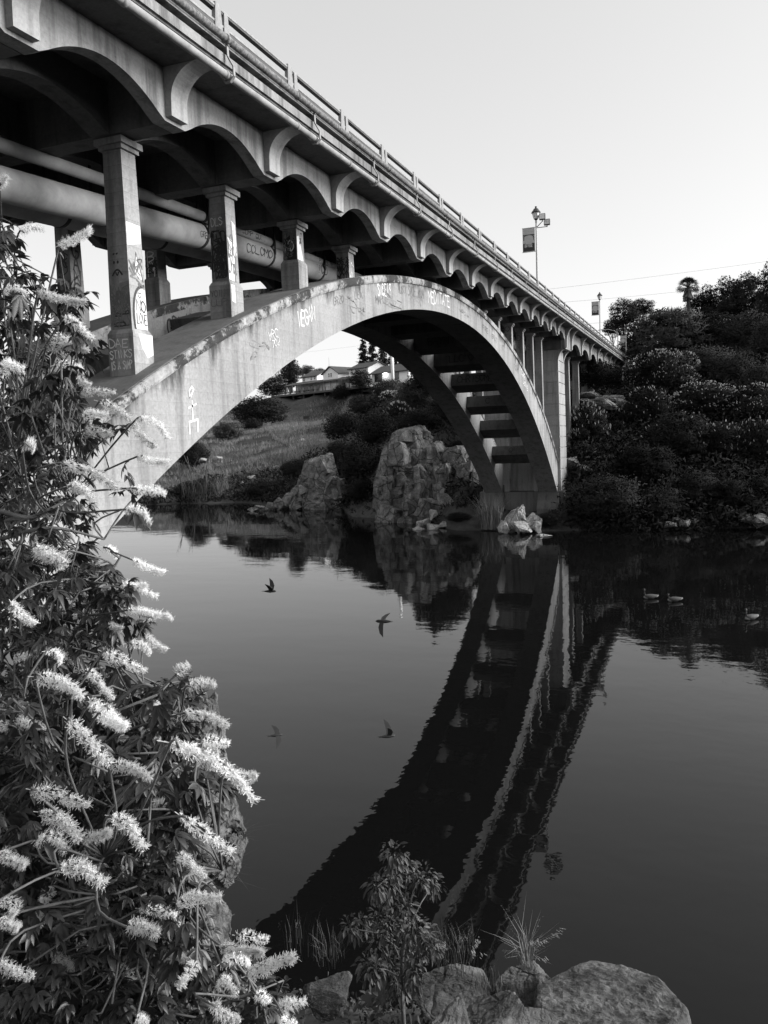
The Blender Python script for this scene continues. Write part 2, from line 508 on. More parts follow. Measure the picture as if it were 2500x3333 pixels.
# ------------------------------------------------------------------ terrain
YH = lambda x: 1450.0 - 0.0362 * (x - 1243.0)
def zpix(x, y, d):          # height of a point seen at row y, d metres away
    r = ray(x, y); return CAMZ + d * r[2] / math.hypot(r[0], r[1])
PROF = {
 -900: [(95, 0), (120, 4), (200, 9), (260, 12), (450, 14)],
 300: [(122, 0), (150, 4), (200, 10), (260, 15), (450, 18)],
 560: [(119.5, 0), (135, 2.6), (165, 8.0), (200, 11), (260, 17), (450, 20)],
 700: [(116, 0), (128, 3.0), (165, 9.3), (195, 11.5), (262, 20), (450, 23)],
 900: [(105, 0), (122, 3.2), (150, 8.0), (185, 12.3), (225, 13.6), (256, 23.6), (300, 24.5), (450, 26)],
 1085: [(100, 0), (106, 2.5), (125, 6.5), (172, 12.8), (222, 14.2), (245, 24.0), (300, 25), (450, 27)],
 1150: [(84, 0), (90, 3), (120, 8), (172, 13.5), (215, 17), (240, 24.2), (300, 25), (450, 27)],
 1300: [(80, 0), (84, 4), (95, 8.3), (130, 13.5), (190, 21), (220, 23.8), (260, 25), (450, 27)],
 1500: [(68, 0), (74, 2.5), (82, 6), (100, 10), (130, 15), (200, 22), (450, 28)],
 1700: [(65.5, 0), (70, 0.8), (76, 2.5), (88, 8), (100, 11), (130, 15), (150, 17), (250, 24), (450, 30)],
 1850: [(66.5, 0), (72, 2.5), (82, 6), (100, 10.5), (125, 14), (150, 16.8), (250, 24), (450, 32)],
 2050: [(67, 0), (75, 4), (90, 9), (110, 13), (150, 17.5), (170, 20), (220, 25), (450, 32)],
 2250: [(68, 0), (76, 3.5), (90, 9), (110, 15), (135, 22.5), (180, 29), (450, 36)],
 2600: [(69, 0), (78, 3.5), (92, 10), (115, 17), (140, 25), (190, 33), (450, 42)],
 3800: [(60, 0), (70, 7), (85, 14), (115, 22), (150, 31), (190, 38), (450, 45)],
}
PXS = sorted(PROF)
def azim(px):
    r = ray(px, YH(px)); return math.atan2(r[0], r[1])
AZS = [azim(p) for p in PXS]
TD = np.array([45, 52, 58, 61, 63, 65, 66, 67, 68, 69, 70, 71, 72, 74, 76, 78, 80, 82, 84, 86, 88, 90, 93, 96, 100, 104, 107, 110, 114, 117, 119, 121, 124, 128, 133, 138, 144, 150, 157, 165, 173, 181, 190, 200, 210, 220, 228, 236, 244, 252, 260, 272, 290, 320, 370, 450, 700, 1400, 3000], float)
def zprof(px, d):
    p = PROF[px]; d0 = p[0][0]
    xs = [d0 - 14, d0 - 2.5] + [a for a, _ in p] + [3000]
    zs = [-5, -1.6] + [c for _, c in p] + [p[-1][1] + 25]
    return np.interp(d, xs, zs)
ZT = np.array([[zprof(p, d) for d in TD] for p in PXS])
def terrain_z(x, y, rough=True):
    az, d = math.atan2(x, y), math.hypot(x, y)
    row = np.array([np.interp(az, AZS, ZT[:, j]) for j in range(len(TD))]) if False else None
    i = np.searchsorted(AZS, az); i = min(max(i, 1), len(AZS) - 1)
    t = min(max((az - AZS[i - 1]) / (AZS[i] - AZS[i - 1]), 0), 1)
    t = t * t * (3 - 2 * t)
    z = (1 - t) * np.interp(d, TD, ZT[i - 1]) + t * np.interp(d, TD, ZT[i])
    if rough:
        amp = min(max((z + 0.3) / 3.0, 0.0), 1.0) * min(1.0, d / 60.0)
        z += amp * (0.9 * noise.noise((x * .11, y * .11, 3.1)) + 0.45 * noise.noise((x * .35, y * .35, 7.7)))
    return float(z)

def build_terrain():
    naz = 420
    azs = np.linspace(azim(-900) - 0.25, azim(3800) + 0.15, naz)
    V = [(d * math.sin(a), d * math.cos(a), terrain_z(d * math.sin(a), d * math.cos(a))) for a in azs for d in TD]
    k = len(TD)
    F = [(i * k + j, i * k + j + 1, (i + 1) * k + j + 1, (i + 1) * k + j) for i in range(naz - 1) for j in range(k - 1)]
    tag(put("far_bank_terrain", (np.array(V), F), M['ground'], smooth=True), kind="structure")
build_terrain()

wv = MB(); wv.add([(-3500, -3500, 0), (3500, -3500, 0), (3500, 3500, 0), (-3500, 3500, 0)], [(0, 1, 2, 3)])
tag(put("river_water", wv, M['water']), kind="structure")
bd = MB(); bd.add([(-3600, -3600, -9), (3600, -3600, -9), (3600, 3600, -9), (-3600, 3600, -9)], [(0, 1, 2, 3)])
tag(put("river_bed_ground", bd, M['soil']), kind="structure")

# ------------------------------------------------------------------ the bridge
D0 = -9.622
def BX(x): return D0 + 4.0 * x
def BY(i): return 10.532 + 4.0 * i
def BZ(h, y): return 13.782 + 0.0324 * y + 4.0 * h
def EXT(i):
    t = i - 7.15; return 4.0 * (3.70527 - 0.0326840 * t * t - 6.79621e-5 * t ** 4 + 0.019)
def INT(i):
    t = i - 7.06; return 4.0 * (3.40195 - 0.0420405 * t * t - 2.35337e-5 * t ** 4 + 0.019)

bridge = empty("arch_bridge", (BX(-1.0), BY(7), 0), "long grey concrete open-spandrel arch bridge covered in graffiti, spanning the river", "bridge")

def sbox(mb, x0, x1, y0, y1, h0, h1):
    X0, X1 = BX(x0), BX(x1)
    mb.hexa([(X0, y0, BZ(h0, y0)), (X1, y0, BZ(h0, y0)), (X1, y1, BZ(h0, y1)), (X0, y1, BZ(h0, y1)),
             (X0, y0, BZ(h1, y0)), (X1, y0, BZ(h1, y0)), (X1, y1, BZ(h1, y1)), (X0, y1, BZ(h1, y1))])

IA, IB = -4, 35            # bridge runs from index IA to IB
YA, YB = BY(IA), BY(34.3)
# deck slab, pavement and kerbs
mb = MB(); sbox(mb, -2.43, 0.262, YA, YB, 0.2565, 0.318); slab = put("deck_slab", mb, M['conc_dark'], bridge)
mb = MB(); sbox(mb, 0.2625, 0.275, YA, YB, 0.268, 0.316); put("slab_edge", mb, M['conc_edge'], slab)
mb = MB(); sbox(mb, -0.06, 0.17, YA, YB, 0.3185, 0.3425)
sbox(mb, -2.36, -2.10, YA, YB, 0.3185, 0.3425); put("deck_joint", mb, M['conc_black'], bridge)
mb = MB(); sbox(mb, -0.10, 0.265, YA, YB, 0.348, 0.408); sbox(mb, -0.1, 0.288, YA, YB, 0.3425, 0.348); put("pavement_slab", mb, M['conc'], bridge)
mb = MB(); sbox(mb, -2.425, -2.06, YA, YB, 0.343, 0.408); put("pavement_slab", mb, M['conc'], bridge)
mb = MB(); sbox(mb, -2.06, -0.10, YA, YB, 0.318, 0.352); put("roadway", mb, M['asphalt'], bridge)

# scalloped spandrel walls and inner girders
def scallop_pts(a, c, rise, n, base, pw=2.0):
    out = []
    for k in range(n + 1):
        t = -1 + 2 * k / n
        out.append((a + (c - a) * k / n, base + rise * (1 - abs(t) ** pw)))
    return out
def bottom_line(main=True):
    pts = []
    for i in range(IA, 15):
        pts += [(BY(i - .17), 0.0), (BY(i), 0.0)]
        pts += scallop_pts(BY(i + .012), BY(i + .818), 0.138, 20, 0.0, 2.0)[1:-1] if i < 14 else scallop_pts(BY(i + .012), BY(i + .95), 0.138, 20, 0.0, 2.0)[1:-1]
    pts += [(BY(15.02), 0.0), (BY(15.05), -0.185), (BY(16.03), -0.185)]
    c = [16.03, 17.97, 19.91, 21.88, 23.82, 25.76, 27.7, 29.64, 31.58, 33.5]
    for a, e in zip(c[:-1], c[1:]):
        pts += scallop_pts(BY(a + .03), BY(e - .16), 0.205, 22, -0.185, 2.4)
        pts += [(BY(e - .14), -0.187), (BY(e), -0.187)]
    pts += [(YB, -0.187)]
    return pts
BL = bottom_line()
def scallop_wall(x0, x1, top, pts, shrink=0.0):
    mb = MB(); n = len(pts)
    V = []
    for (y, h) in pts:
        hb = h + shrink
        V += [(BX(x0), y, BZ(hb, y)), (BX(x1), y, BZ(hb, y)), (BX(x1), y, BZ(top, y)), (BX(x0), y, BZ(top, y))]
    F = []
    for i in range(n - 1):
        a, b_ = 4 * i, 4 * i + 4
        for q in range(4):
            F.append((a + q, a + (q + 1) % 4, b_ + (q + 1) % 4, b_ + q))
    F += [(3, 2, 1, 0), (4 * n - 4, 4 * n - 3, 4 * n - 2, 4 * n - 1)]
    mb.add(V, F); return mb
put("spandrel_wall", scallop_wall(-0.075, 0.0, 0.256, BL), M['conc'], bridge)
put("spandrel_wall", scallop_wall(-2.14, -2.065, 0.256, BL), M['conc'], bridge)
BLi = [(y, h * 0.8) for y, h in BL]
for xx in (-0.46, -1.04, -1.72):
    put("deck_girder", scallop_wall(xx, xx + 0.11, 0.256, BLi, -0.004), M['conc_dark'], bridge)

# cross beams between the two spandrel walls
CI = [16.03, 17.97, 19.91, 21.88, 23.82, 25.76, 27.7, 29.64, 31.58]
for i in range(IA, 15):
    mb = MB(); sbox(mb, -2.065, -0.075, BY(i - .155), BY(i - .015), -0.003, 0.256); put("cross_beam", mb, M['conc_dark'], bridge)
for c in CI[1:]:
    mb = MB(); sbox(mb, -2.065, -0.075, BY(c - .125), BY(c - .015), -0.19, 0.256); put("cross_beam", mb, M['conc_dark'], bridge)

# curved brackets under the pavement, all copies of two shapes
def bracket_mesh(h0, x_in=0.0, half=0.068, name="bracket"):
    prof = [(x_in, 0.256), (x_in, h0), (x_in + .036, h0), (x_in + .038, h0 + (0.10 - .02) * (.256 - h0) / .236)]
    q0 = prof[-1]
    for k in range(1, 13):
        th = math.pi / 2 * k / 12
        prof.append((q0[0] + (0.205 - q0[0]) * (1 - math.cos(th)), q0[1] + (0.2555 - q0[1]) * math.sin(th)))
    mb = MB()
    n = len(prof)
    ys = (-half * 4, half * 4)
    V = [(4 * x, y, 4 * h + 0.0324 * y) for y in ys for x, h in prof]
    F = [(i, (i + 1) % n, n + (i + 1) % n, n + i) for i in range(n)]
    # side faces as a fan of quads/triangles from the inner edge
    for s_ in (0, 1):
        for i in range(1, n - 1):
            f = (s_ * n, s_ * n + i, s_ * n + i + 1)
            F.append(f if s_ == 0 else f[::-1])
    mb.add(V, F); v, f = mb.arrays()
    return mesh_from(name, v, f, M['bracket'])
bk1 = bracket_mesh(0.02); bk2 = bracket_mesh(-0.165, half=0.05)
def put_bracket(me, y, x=0.0, flip=False):
    o = bpy.data.objects.new("bracket", me); COL.objects.link(o); o.parent = bridge
    loc = np.array([BX(x), y, 13.782 + 0.0324 * y]) - ORG[bridge.name]
    o.location = loc
    if flip: o.scale = (-1, 1, 1)
for i in range(IA, 15):
    put_bracket(bk1, BY(i - .095))
for c in CI:
    put_bracket(bk2, BY(c - .07))
put_bracket(bk2, BY(15.12))
bk3 = bracket_mesh(0.02, name="bracket_far")
for i in range(IA, 15):
    put_bracket(bk3, BY(i - .095), -2.14, True)

# railing: paired tapering posts and two rails
pm = MB()
for dy, hh in ((0.0, 0.60), (0.30, 0.58)):
    w0, w1 = (0.165, 0.095) if dy == 0 else (0.13, 0.07)
    z0, z1 = 4 * 0.405, 4 * hh
    pm.hexa([(-.05, dy - w0, z0), (.05, dy - w0, z0), (.05, dy + w0, z0), (-.05, dy + w0, z0), (-.04, dy - w1, z1), (.04, dy - w1, z1), (.04, dy + w1, z1), (-.04, dy + w1, z1)])
pv, pf = pm.arrays(); post_me = mesh_from("railing_post", pv, pf, M['conc'])
npost = 0
y = BY(1.037) - 5 * 0.786 * 4
while y < YB - 0.5:
    o = bpy.data.objects.new("railing_post", post_me); COL.objects.link(o); o.parent = bridge
    o.location = np.array([BX(0.20), y, 13.782 + 0.0324 * y]) - ORG[bridge.name]
    npost += 1; y += 0.786 * 4
for xa, ha, hb, hc in ((0.178, 0.568, 0.580, 0.590), (0.172, 0.432, 0.502, 0.513)):
    mb = MB(); sbox(mb, xa, 0.205, YA, YB, ha, hb); rl = put("rail", mb, M['darkmetal'], bridge)
    mb = MB(); sbox(mb, xa - .002, 0.207, YA, YB, hb, hc); put("rail_lit_top", mb, M['metal'], rl)  # light on top and shade beneath put into two tones of one rail
for hh in (0.49, 0.577):
    mb = MB(); sbox(mb, -2.36, -2.34, YA, YB, hh - .014, hh + .014); put("rail", mb, M['metal'], bridge)

# arch ribs
def arch_rib(x_out, x_in, i0=-1.15, i1=15.6, n=140, cop=+1):
    """x_out: outer face; the coping lip stands proud of it"""
    def ring(mb, prof_fn):
        V, F = [], []
        for k in range(n + 1):
            i = i0 + (i1 - i0) * k / n
            pr = prof_fn(i); V += [(BX(a), BY(i), z) for a, z in pr]
        q = len(pr)
        for k in range(n):
            for j in range(q):
                F.append((k * q + j, k * q + (j + 1) % q, (k + 1) * q + (j + 1) % q, (k + 1) * q + j))
        F += [tuple(range(q))[::-1], tuple(range(n * q, n * q + q))]
        mb.add(V, F)
    mb = MB()
    sub = 6
    def pf(i):
        e, t = EXT(i) - 0.26, INT(i)
        a = [(x_out, t + (e - t) * j / sub) for j in range(sub + 1)]
        return a + [(x_in, e), (x_in, t)]
    ring(mb, pf)
    rib = put("arch_rib", mb, M['conc_arch'], bridge)
    # distance below the coping, used for the drip stains
    me = rib.data
    at = me.attributes.new("edge", 'FLOAT', 'POINT')
    q = sub + 3
    vals = np.ones(len(me.vertices))
    for k in range(n + 1):
        for j in range(sub + 1):
            vals[k * q + j] = (1 - j / sub) * 1.6
    vals[np.isnan(vals)] = 1
    at.data.foreach_set("value", vals.astype(np.float32))
    s_ = 1 if x_out > x_in else -1
    mb = MB()
    ring(mb, lambda i: [(x_in, EXT(i) - 0.262), (x_out + s_ * .012, EXT(i) - 0.262), (x_out + s_ * .018, EXT(i) - 0.2), (x_out + s_ * .018, EXT(i) - 0.02), (x_out + s_ * .010, EXT(i)), (x_in, EXT(i))])
    put("coping", mb, M['coping'], rib)
    mb = MB()
    ring(mb, lambda i: [(x_in, EXT(i) + .002), (x_out - s_ * .004, EXT(i) + .002), (x_out - s_ * .004, EXT(i) + .012), (x_in, EXT(i) + .012)])
    put("walkway", mb, M['conc_top'], rib)
    return rib
rib_near = arch_rib(-0.20, -0.60)
rib_far = arch_rib(-1.82, -1.42)

# tilted struts between the ribs
for i in [14.15, 13.15, 12.15, 11.15, 10.15, 9.15, 8.15, 7.1, 6.05, 5.0, 4.0, 3.0, 2.0, 1.0, 0.0]:
    z = (EXT(i) + INT(i)) / 2 - 0.06
    sl = (EXT(i + .05) - EXT(i - .05)) / 0.4
    t = np.array([0, 1, sl]); t /= np.linalg.norm(t); nn = np.array([0, -t[2], t[1]])
    hx, hz = 0.80, 0.42
    mb = MB(); mb.obox(np.array([BX(-1.418), BY(i), z]) - t * hx - nn * hz, (4 * 0.816, 0, 0), t * 2 * hx, nn * 2 * hz)
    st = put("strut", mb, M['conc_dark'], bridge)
    txt = {10.15: '"LLC"*', 11.15: "CHRIS*ME", 9.15: "BAYAN", 13.15: "", 14.15: "O", 12.15: "C"}.get(i)
    if txt:
        c0 = np.array([BX(-1.418), BY(i), z]) - t * hx - nn * hz
        fm = lambda u, v, d, c0=c0, nn=nn, t=t: c0 + np.array([u, 0, 0]) + nn * v - t * d
        g = MB(); letters(g, fm, txt, 3.26 * (.5 - .045 * len(txt)), 0.2, 0.45, sw=.1, seed=int(i)); put("graffiti", g, M['paint_k'], st)

# columns on the ribs, under each cross beam
def column(i, xc, zb, ztop, ped=0.75, w0=0.46, slope=0.0, name="column"):
    """square tapering shaft with a two-step cap; returns the object and its half sizes"""
    y = BY(i - .055) if i < 15 else BY(i - .07)
    H = ztop - zb
    zc = ztop - 0.22
    pz = zb + ped if (ped and H > 1.6) else zb - 0.25
    wt = w0 / 2; wb = wt + 0.011 * max(zc - pz, 0)
    mb = MB()
    mb.hexa([(xc - wb, y - wb, pz), (xc + wb, y - wb, pz), (xc + wb, y + wb, pz), (xc - wb, y + wb, pz),
             (xc - wt, y - wt, zc), (xc + wt, y - wt, zc), (xc + wt, y + wt, zc), (xc - wt, y + wt, zc)])
    c = put(name, mb, M['conc_col'], bridge)
    mb = MB()
    a1, a2 = wt + 0.06, wt + 0.12
    mb.box(xc - a1, xc + a1, y - a1, y + a1, zc, zc + 0.09); mb.box(xc - a2, xc + a2, y - a2, y + a2, zc + 0.09, ztop)
    put("cap", mb, M['conc_col'], c)
    if ped and H > 1.6:
        p = wb + 0.06; q = wb + 0.012
        mb = MB()
        z0 = zb - 0.9
        mb.hexa([(xc - p, y - p, z0), (xc + p, y - p, z0), (xc + p, y + p, z0), (xc - p, y + p, z0), (xc - p, y - p, pz - .09), (xc + p, y - p, pz - .09), (xc + p, y + p, pz - .09), (xc - p, y + p, pz - .09)])
        mb.hexa([(xc - p, y - p, pz - .09), (xc + p, y - p, pz - .09), (xc + p, y + p, pz - .09), (xc - p, y + p, pz - .09), (xc - q, y - q, pz + .003), (xc + q, y - q, pz + .003), (xc + q, y + q, pz + .003), (xc - q, y + q, pz + .003)])
        ob = put("pedestal", mb, M['conc_col'], c)
    else:
        p = wb; ob = None
    # face maps: front (-Y), side (+X), for the shaft and the pedestal
    fr, W, _ = quadface((xc - wb, y - wb, pz), (xc + wb, y - wb, pz), (xc - wt, y - wt, zc), (xc + wt, y - wt, zc), (0, -1, 0))
    sd, _, _ = quadface((xc + wb, y - wb, pz), (xc + wb, y + wb, pz), (xc + wt, y - wt, zc), (xc + wt, y + wt, zc), (1, 0, 0))
    return c, ob, fr, sd, 2 * wb, zc - pz, (xc, y, p, pz)

XN, XF = BX(-0.38), BX(-1.64)
cols = {}
for row, xc in (('n', XN), ('f', XF)):
    for i in list(range(0, 6)) + list(range(9, 15)):
        yb = BY(i - .055)
        zt = BZ(-0.012, yb)
        zb = EXT((yb + 0.1 - 10.532) / 4.0) - 0.02
        if zt - zb < 0.5: continue
        cols[row, i] = column(i, xc, zb, zt, 0.80)
for c in CI[1:-1]:
    for xc in (XN, XF):
        yb = BY(c - .07)
        g = terrain_z(xc, yb) - 0.6
        zt = BZ(-0.2, yb)
        if zt - g > 0.8: column(c, xc, g, zt, 0, 0.62)

# pier at the far end of the main span
mb = MB()
for (xa, xb_) in ((-0.72, -0.16), (-1.86, -1.30)):
    X0, X1 = BX(xa), BX(xb_)
    nb = 13; zt = BZ(-0.20, BY(15.5)); z0 = -2.0; zz0 = 3.0
    for k in range(nb):                       # courses with sunk joints
        za = zz0 + (zt - zz0) * k / nb; zb_ = zz0 + (zt - zz0) * (k + 1) / nb
        tp = 0.10 * (1 - k / nb)
        mb.box(X0 - tp, X1 + tp, BY(15.06) - tp, BY(16.0) + tp, za + 0.035, zb_ - 0.035)
        mb.box(X0 - tp + .06, X1 + tp - .06, BY(15.06) - tp + .06, BY(16.0) + tp - .06, za - 0.036, za + 0.036)
mb.box(BX(-1.29), BX(-0.73), BY(15.3), BY(15.9), 2.5, BZ(-0.2, BY(15.5)))
pier = put("pier", mb, M['pier'], bridge)
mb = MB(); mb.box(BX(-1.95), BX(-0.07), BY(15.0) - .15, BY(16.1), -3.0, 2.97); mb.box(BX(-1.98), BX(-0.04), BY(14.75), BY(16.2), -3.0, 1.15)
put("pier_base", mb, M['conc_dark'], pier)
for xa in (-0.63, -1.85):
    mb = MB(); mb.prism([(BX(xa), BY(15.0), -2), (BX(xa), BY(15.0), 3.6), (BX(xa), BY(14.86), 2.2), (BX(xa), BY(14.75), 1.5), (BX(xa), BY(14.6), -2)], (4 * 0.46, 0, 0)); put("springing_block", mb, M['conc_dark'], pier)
# pier-head brackets that carry the deeper spandrel wall
for yy in (15.09, 15.93):
    mb = MB(); prof = [(-0.18, -0.19)] + [(-0.165 + 0.165 * (1 - math.cos(a)), -0.52 + 0.325 * math.sin(a)) for a in np.linspace(0, math.pi / 2, 9)]
    mb.prism([(BX(x), BY(yy) - .15, BZ(h, BY(yy))) for x, h in [(-0.18, -0.52)] + prof[1:] + [(-0.18, -0.193)]], (0, 0.42, 0)); put("pier_bracket", mb, M['conc'], pier)
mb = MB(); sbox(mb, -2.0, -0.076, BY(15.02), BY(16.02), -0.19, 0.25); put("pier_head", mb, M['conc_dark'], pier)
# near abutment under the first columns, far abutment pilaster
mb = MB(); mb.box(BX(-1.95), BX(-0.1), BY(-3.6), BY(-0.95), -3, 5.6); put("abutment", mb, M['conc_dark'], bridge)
mb = MB(); sbox(mb, -2.2, 0.012, BY(31.7), BY(34.25), -1.2, 0.254); sbox(mb, -2.2, 0.03, BY(33.2), BY(34.2), -1.15, 0.2); put("abutment", mb, M['conc'], bridge)

# ------------------------------------------------------------------ graffiti on the bridge
def gput(paints, parent):
    for key, g in paints.items():
        if g.n: put("graffiti", g, M[key], parent)
F_ARCH = xface(BX(-0.20))
def archtext(txt, i, drop, h, sw=.12, seed=3, mat='paint_arch', w=None, slope=None):
    g = MB(); v = EXT(i) - 0.27 - drop
    s_ = (EXT(i + .2) - EXT(i - .2)) / 1.6 if slope is None else slope
    letters(g, F_ARCH, txt, BY(i), v - h, h, w, 1.2, sw, seed, s_)
    put("graffiti", g, M[mat], rib_near)
archtext("MEDITATE", 5.8, 0.12, 0.50, .13, 4, w=0.36)
archtext("VEGAN", 2.6, 0.25, 0.42, .14, 5, w=0.2)
archtext("YRC", 2.15, 0.42, 0.22, .12, 6, w=0.16); archtext("702", 2.2, 0.68, 0.2, .12, 7, w=0.12)
archtext("SNSEI9", 4.25, 0.05, 0.42, .13, 8, w=0.20); archtext("MAPLY", 4.2, 0.45, 0.28, .12, 9, 'paint_g', w=0.2)
archtext("VUSTY", 4.82, 0.1, 0.3, .10, 10, 'paint_g', w=0.17); archtext("SVOL", 5.12, 0.05, 0.42, .1, 11, 'paint_g', w=0.2)
archtext("AMO9", 5.45, 0.15, 0.36, .2, 12, 'paint_g', w=0.15)
archtext("GRZO", 3.25, 0.2, 0.24, .1, 13, 'paint_g', w=0.18); archtext("LEX", 3.7, 0.18, 0.25, .12, 14, 'paint_g', w=0.2)
archtext("FIRE", 8.3, 0.4, 0.28, .12, 15, 'paint_k', w=0.28); archtext("GRLZ", 8.85, 0.45, 0.24, .12, 16, 'paint_k', w=0.28)
archtext("HENM", 10.45, 0.35, 0.55, .12, 17, 'paint_g', w=0.30)
archtext("CONFI", 11.05, 0.15, 0.40, .18, 18, 'paint_arch', w=0.30); archtext("LUSIVE", 11.2, 0.62, 0.32, .2, 19, 'paint_arch', w=0.24)
g = MB()   # white stick figure
for pts in ([(.0, 1.0), (.0, .45)], [(-.22, .78), (.22, .92)], [(-.1, 1.05), (.1, 1.3), (.02, 1.36), (-.12, 1.25), (-.1, 1.05)], [(-.2, .1), (-.2, .42), (.22, .5), (.2, .15)]):
    ribbon(g, [(BY(1.22) + a * .8, EXT(1.22) - 2.0 + c * .85) for a, c in pts], 0.05, F_ARCH, 0.004 + .001 * len(pts))
put("graffiti", g, M['paint_arch'], rib_near)
for k_, (i_, dz_, w_, h_, n_) in enumerate([(3.5, .2, 1.6, .5, 6), (4.4, .15, 2.0, .6, 8), (5.2, .2, 1.6, .5, 6), (7.0, .15, 2.2, .4, 5), (9.4, .3, 1.2, .5, 4), (1.9, .3, 1.0, .6, 4)]):
    g = MB(); v0_ = min(EXT(i_), EXT(i_ + w_ / 4)) - .3 - dz_ - h_; scribble(g, F_ARCH, BY(i_), v0_, w_, h_, n_, .025, 700 + k_); put("graffiti", g, M['paint_f'], rib_near)
# far rib, inner face
g = MB(); fmi = xface(BX(-1.42)); letters(g, fmi, "GRUAK", BY(2.75), EXT(2.75) - 0.95, 0.55, 0.28, 1.1, .12, 21, .28); put("graffiti", g, M['paint_k'], rib_far)
g = MB(); letters(g, fmi, "JAGGU", BY(4.1), EXT(4.1) - 0.75, 0.3, 0.2, 1.1, .12, 22, .2); put("graffiti", g, M['paint_k'], rib_far)

def paint_column(key, fn):
    if key not in cols: return
    c, ped, fr, sd, W, H, (xc, y, p, pz) = cols[key]
    pt = {k: MB() for k in ('paint_f', 'paint_w', 'paint_k', 'paint_g', 'paint_p')}
    fn(pt, fr, sd, W, H)
    gput(pt, c)
    return c, ped, (xc, y, p, pz)
def col1(pt, fr, sd, W, H):
    k = pt['paint_k']
    patch(pt['paint_f'], fr, [(.0, .0), (W, .0), (W * .985, H * .27), (.01, H * .255)])
    for a in ((.17, .27), (.33, .43)):
        ribbon(k, [(W * a[0] + .05, H * .425), (W * a[1] + .05, H * .43)], .035, fr, .004)
    for u in (.31, .5):
        patch(k, fr, [(W * u + .028 * math.cos(t), H * .38 + .035 * math.sin(t)) for t in np.linspace(0, 6.28, 10)[:-1]], .004)
    ribbon(k, [(W * .2 + W * .5 * t, H * .305 + .12 * math.sin(math.pi * t)) for t in np.linspace(0, 1, 10)], .04, fr, .005)
    ribbon(k, [(W * .38 + W * .14 * t, H * .325 - .07 * math.sin(math.pi * t)) for t in np.linspace(0, 1, 8)], .03, fr, .006)
    scribble(pt['paint_g'], fr, W * .05, H * .02, W * .9, H * .24, 16, .02, 31); scribble(pt['paint_k'], fr, W * .1, H * .02, W * .8, H * .12, 5, .018, 32)
    scribble(pt['paint_g'], sd, W * .05, H * .25, W * .85, H * .16, 8, .03, 37)
    letters(pt['paint_g'], fr, "VRV", W * .15, H * .14, .28, .1, 1.2, .1, 33)
    patch(pt['paint_p'], sd, [(.03, H * .47), (W - .03, H * .50), (W - .01, H * .60), (.02, H * .60)])
    patch(pt['paint_w'], sd, [(W * .25, 0.02), (W * .98, 0.02), (W * .98, H * .235), (W * .7, H * .24), (W * .4, H * .20), (W * .25, H * .12)])
    ribbon(k, smooth_path([(W * .22, 0.0), (W * .16, H * .08), (W * .24, H * .17), (W * .5, H * .235), (W * .95, H * .26)]), .06, sd, .005)
    letters(k, sd, "NO", W * .36, H * .105, .24, .14, 1.2, .1, 34); letters(k, sd, "LOVE", W * .33, H * .035, .22, .075, 1.2, .09, 35); letters(k, sd, "*", W * .5, H * .18, .12, .1, 1, .12, 36)
    patch(pt['paint_w'], sd, [(W * .35, H * .31), (W * .85, H * .29), (W * .55, H * .43)], .0035)
    ribbon(k, [(W * .35, H * .31), (W * .55, H * .44), (W * .9, H * .28)], .03, sd, .006)
r = paint_column(('n', 1), col1)
def pedtext(r, lines, mat, seed, h=.17):
    c, ped, (xc, y, p, pz) = r
    fm = lambda u, v, d: np.array([xc - p + u, y - p - d, pz - .09 + v])
    g = MB()
    for k, t in enumerate(lines):
        letters(g, fm, t, .05, -.06 - (k + 1) * h * 1.35, h, min(.14, (2 * p - .1) / max(len(t), 1) / 1.15), 1.15, .13, seed + k)
    put("graffiti", g, M[mat], ped)
pedtext(r, ["DAE", "STINKS", "IS A SIMP"], 'paint_p', 40)
xc, y, p, pz = r[2]
fm = lambda u, v, d: np.array([xc + p + d, y - p + u, pz - .09 + v])
g = MB(); patch(g, fm, [(.18, 0.0), (2 * p - .01, 0.0), (2 * p - .01, -.42), (.45, -.5), (.28, -.3)], .003); put("graffiti", g, M['paint_w'], r[1])
def col2(pt, fr, sd, W, H):
    k = pt['paint_k']
    patch(pt['paint_g'], fr, [(.02, .03), (W - .02, .03), (W - .03, H * .62), (W * .4, H * .66), (W * .35, H * .55), (.03, H * .56)])
    letters(pt['paint_p'], fr, "DLS", W * .1, H * .66, .2, .1, 1.2, .12, 51)
    letters(k, fr, "LSVOU", W * .08, H * .27, .3, .08, 1.1, .16, 52, .15); letters(k, fr, "DOOT", W * .2, H * .15, .17, .07, 1.2, .2, 53); letters(k, fr, "DOOT", W * .25, H * .05, .17, .07, 1.2, .2, 54)
    scribble(k, fr, W * .05, H * .05, W * .85, H * .55, 18, .035, 55); scribble(pt['paint_g'], sd, W * .1, H * .1, W * .8, H * .55, 8, .03, 56)
    patch(pt['paint_w'], sd, [(.02, .05), (W * .6, 0.03), (W * .7, H * .3), (W * .95, H * .35), (W * .9, H * .7), (W * .55, H * .74), (W * .5, H * .5), (.03, H * .52)])
    ribbon(pt['paint_g'], [(W * .6, .02), (W * .72, H * .3), (W * .55, H * .34), (W * .52, H * .72)], .05, sd, .005)
r = paint_column(('n', 2), col2); pedtext(r, ["YOINK", "UUP"], 'paint_g', 60)
xc, y, p, pz = r[2]
fm = lambda u, v, d: np.array([xc + p + d, y - p + u, pz - .09 + v])
g = MB(); patch(g, fm, [(.05, 0.0), (.22, 0.0), (.24, -.45), (.06, -.42)], .003); put("graffiti", g, M['paint_w'], r[1])
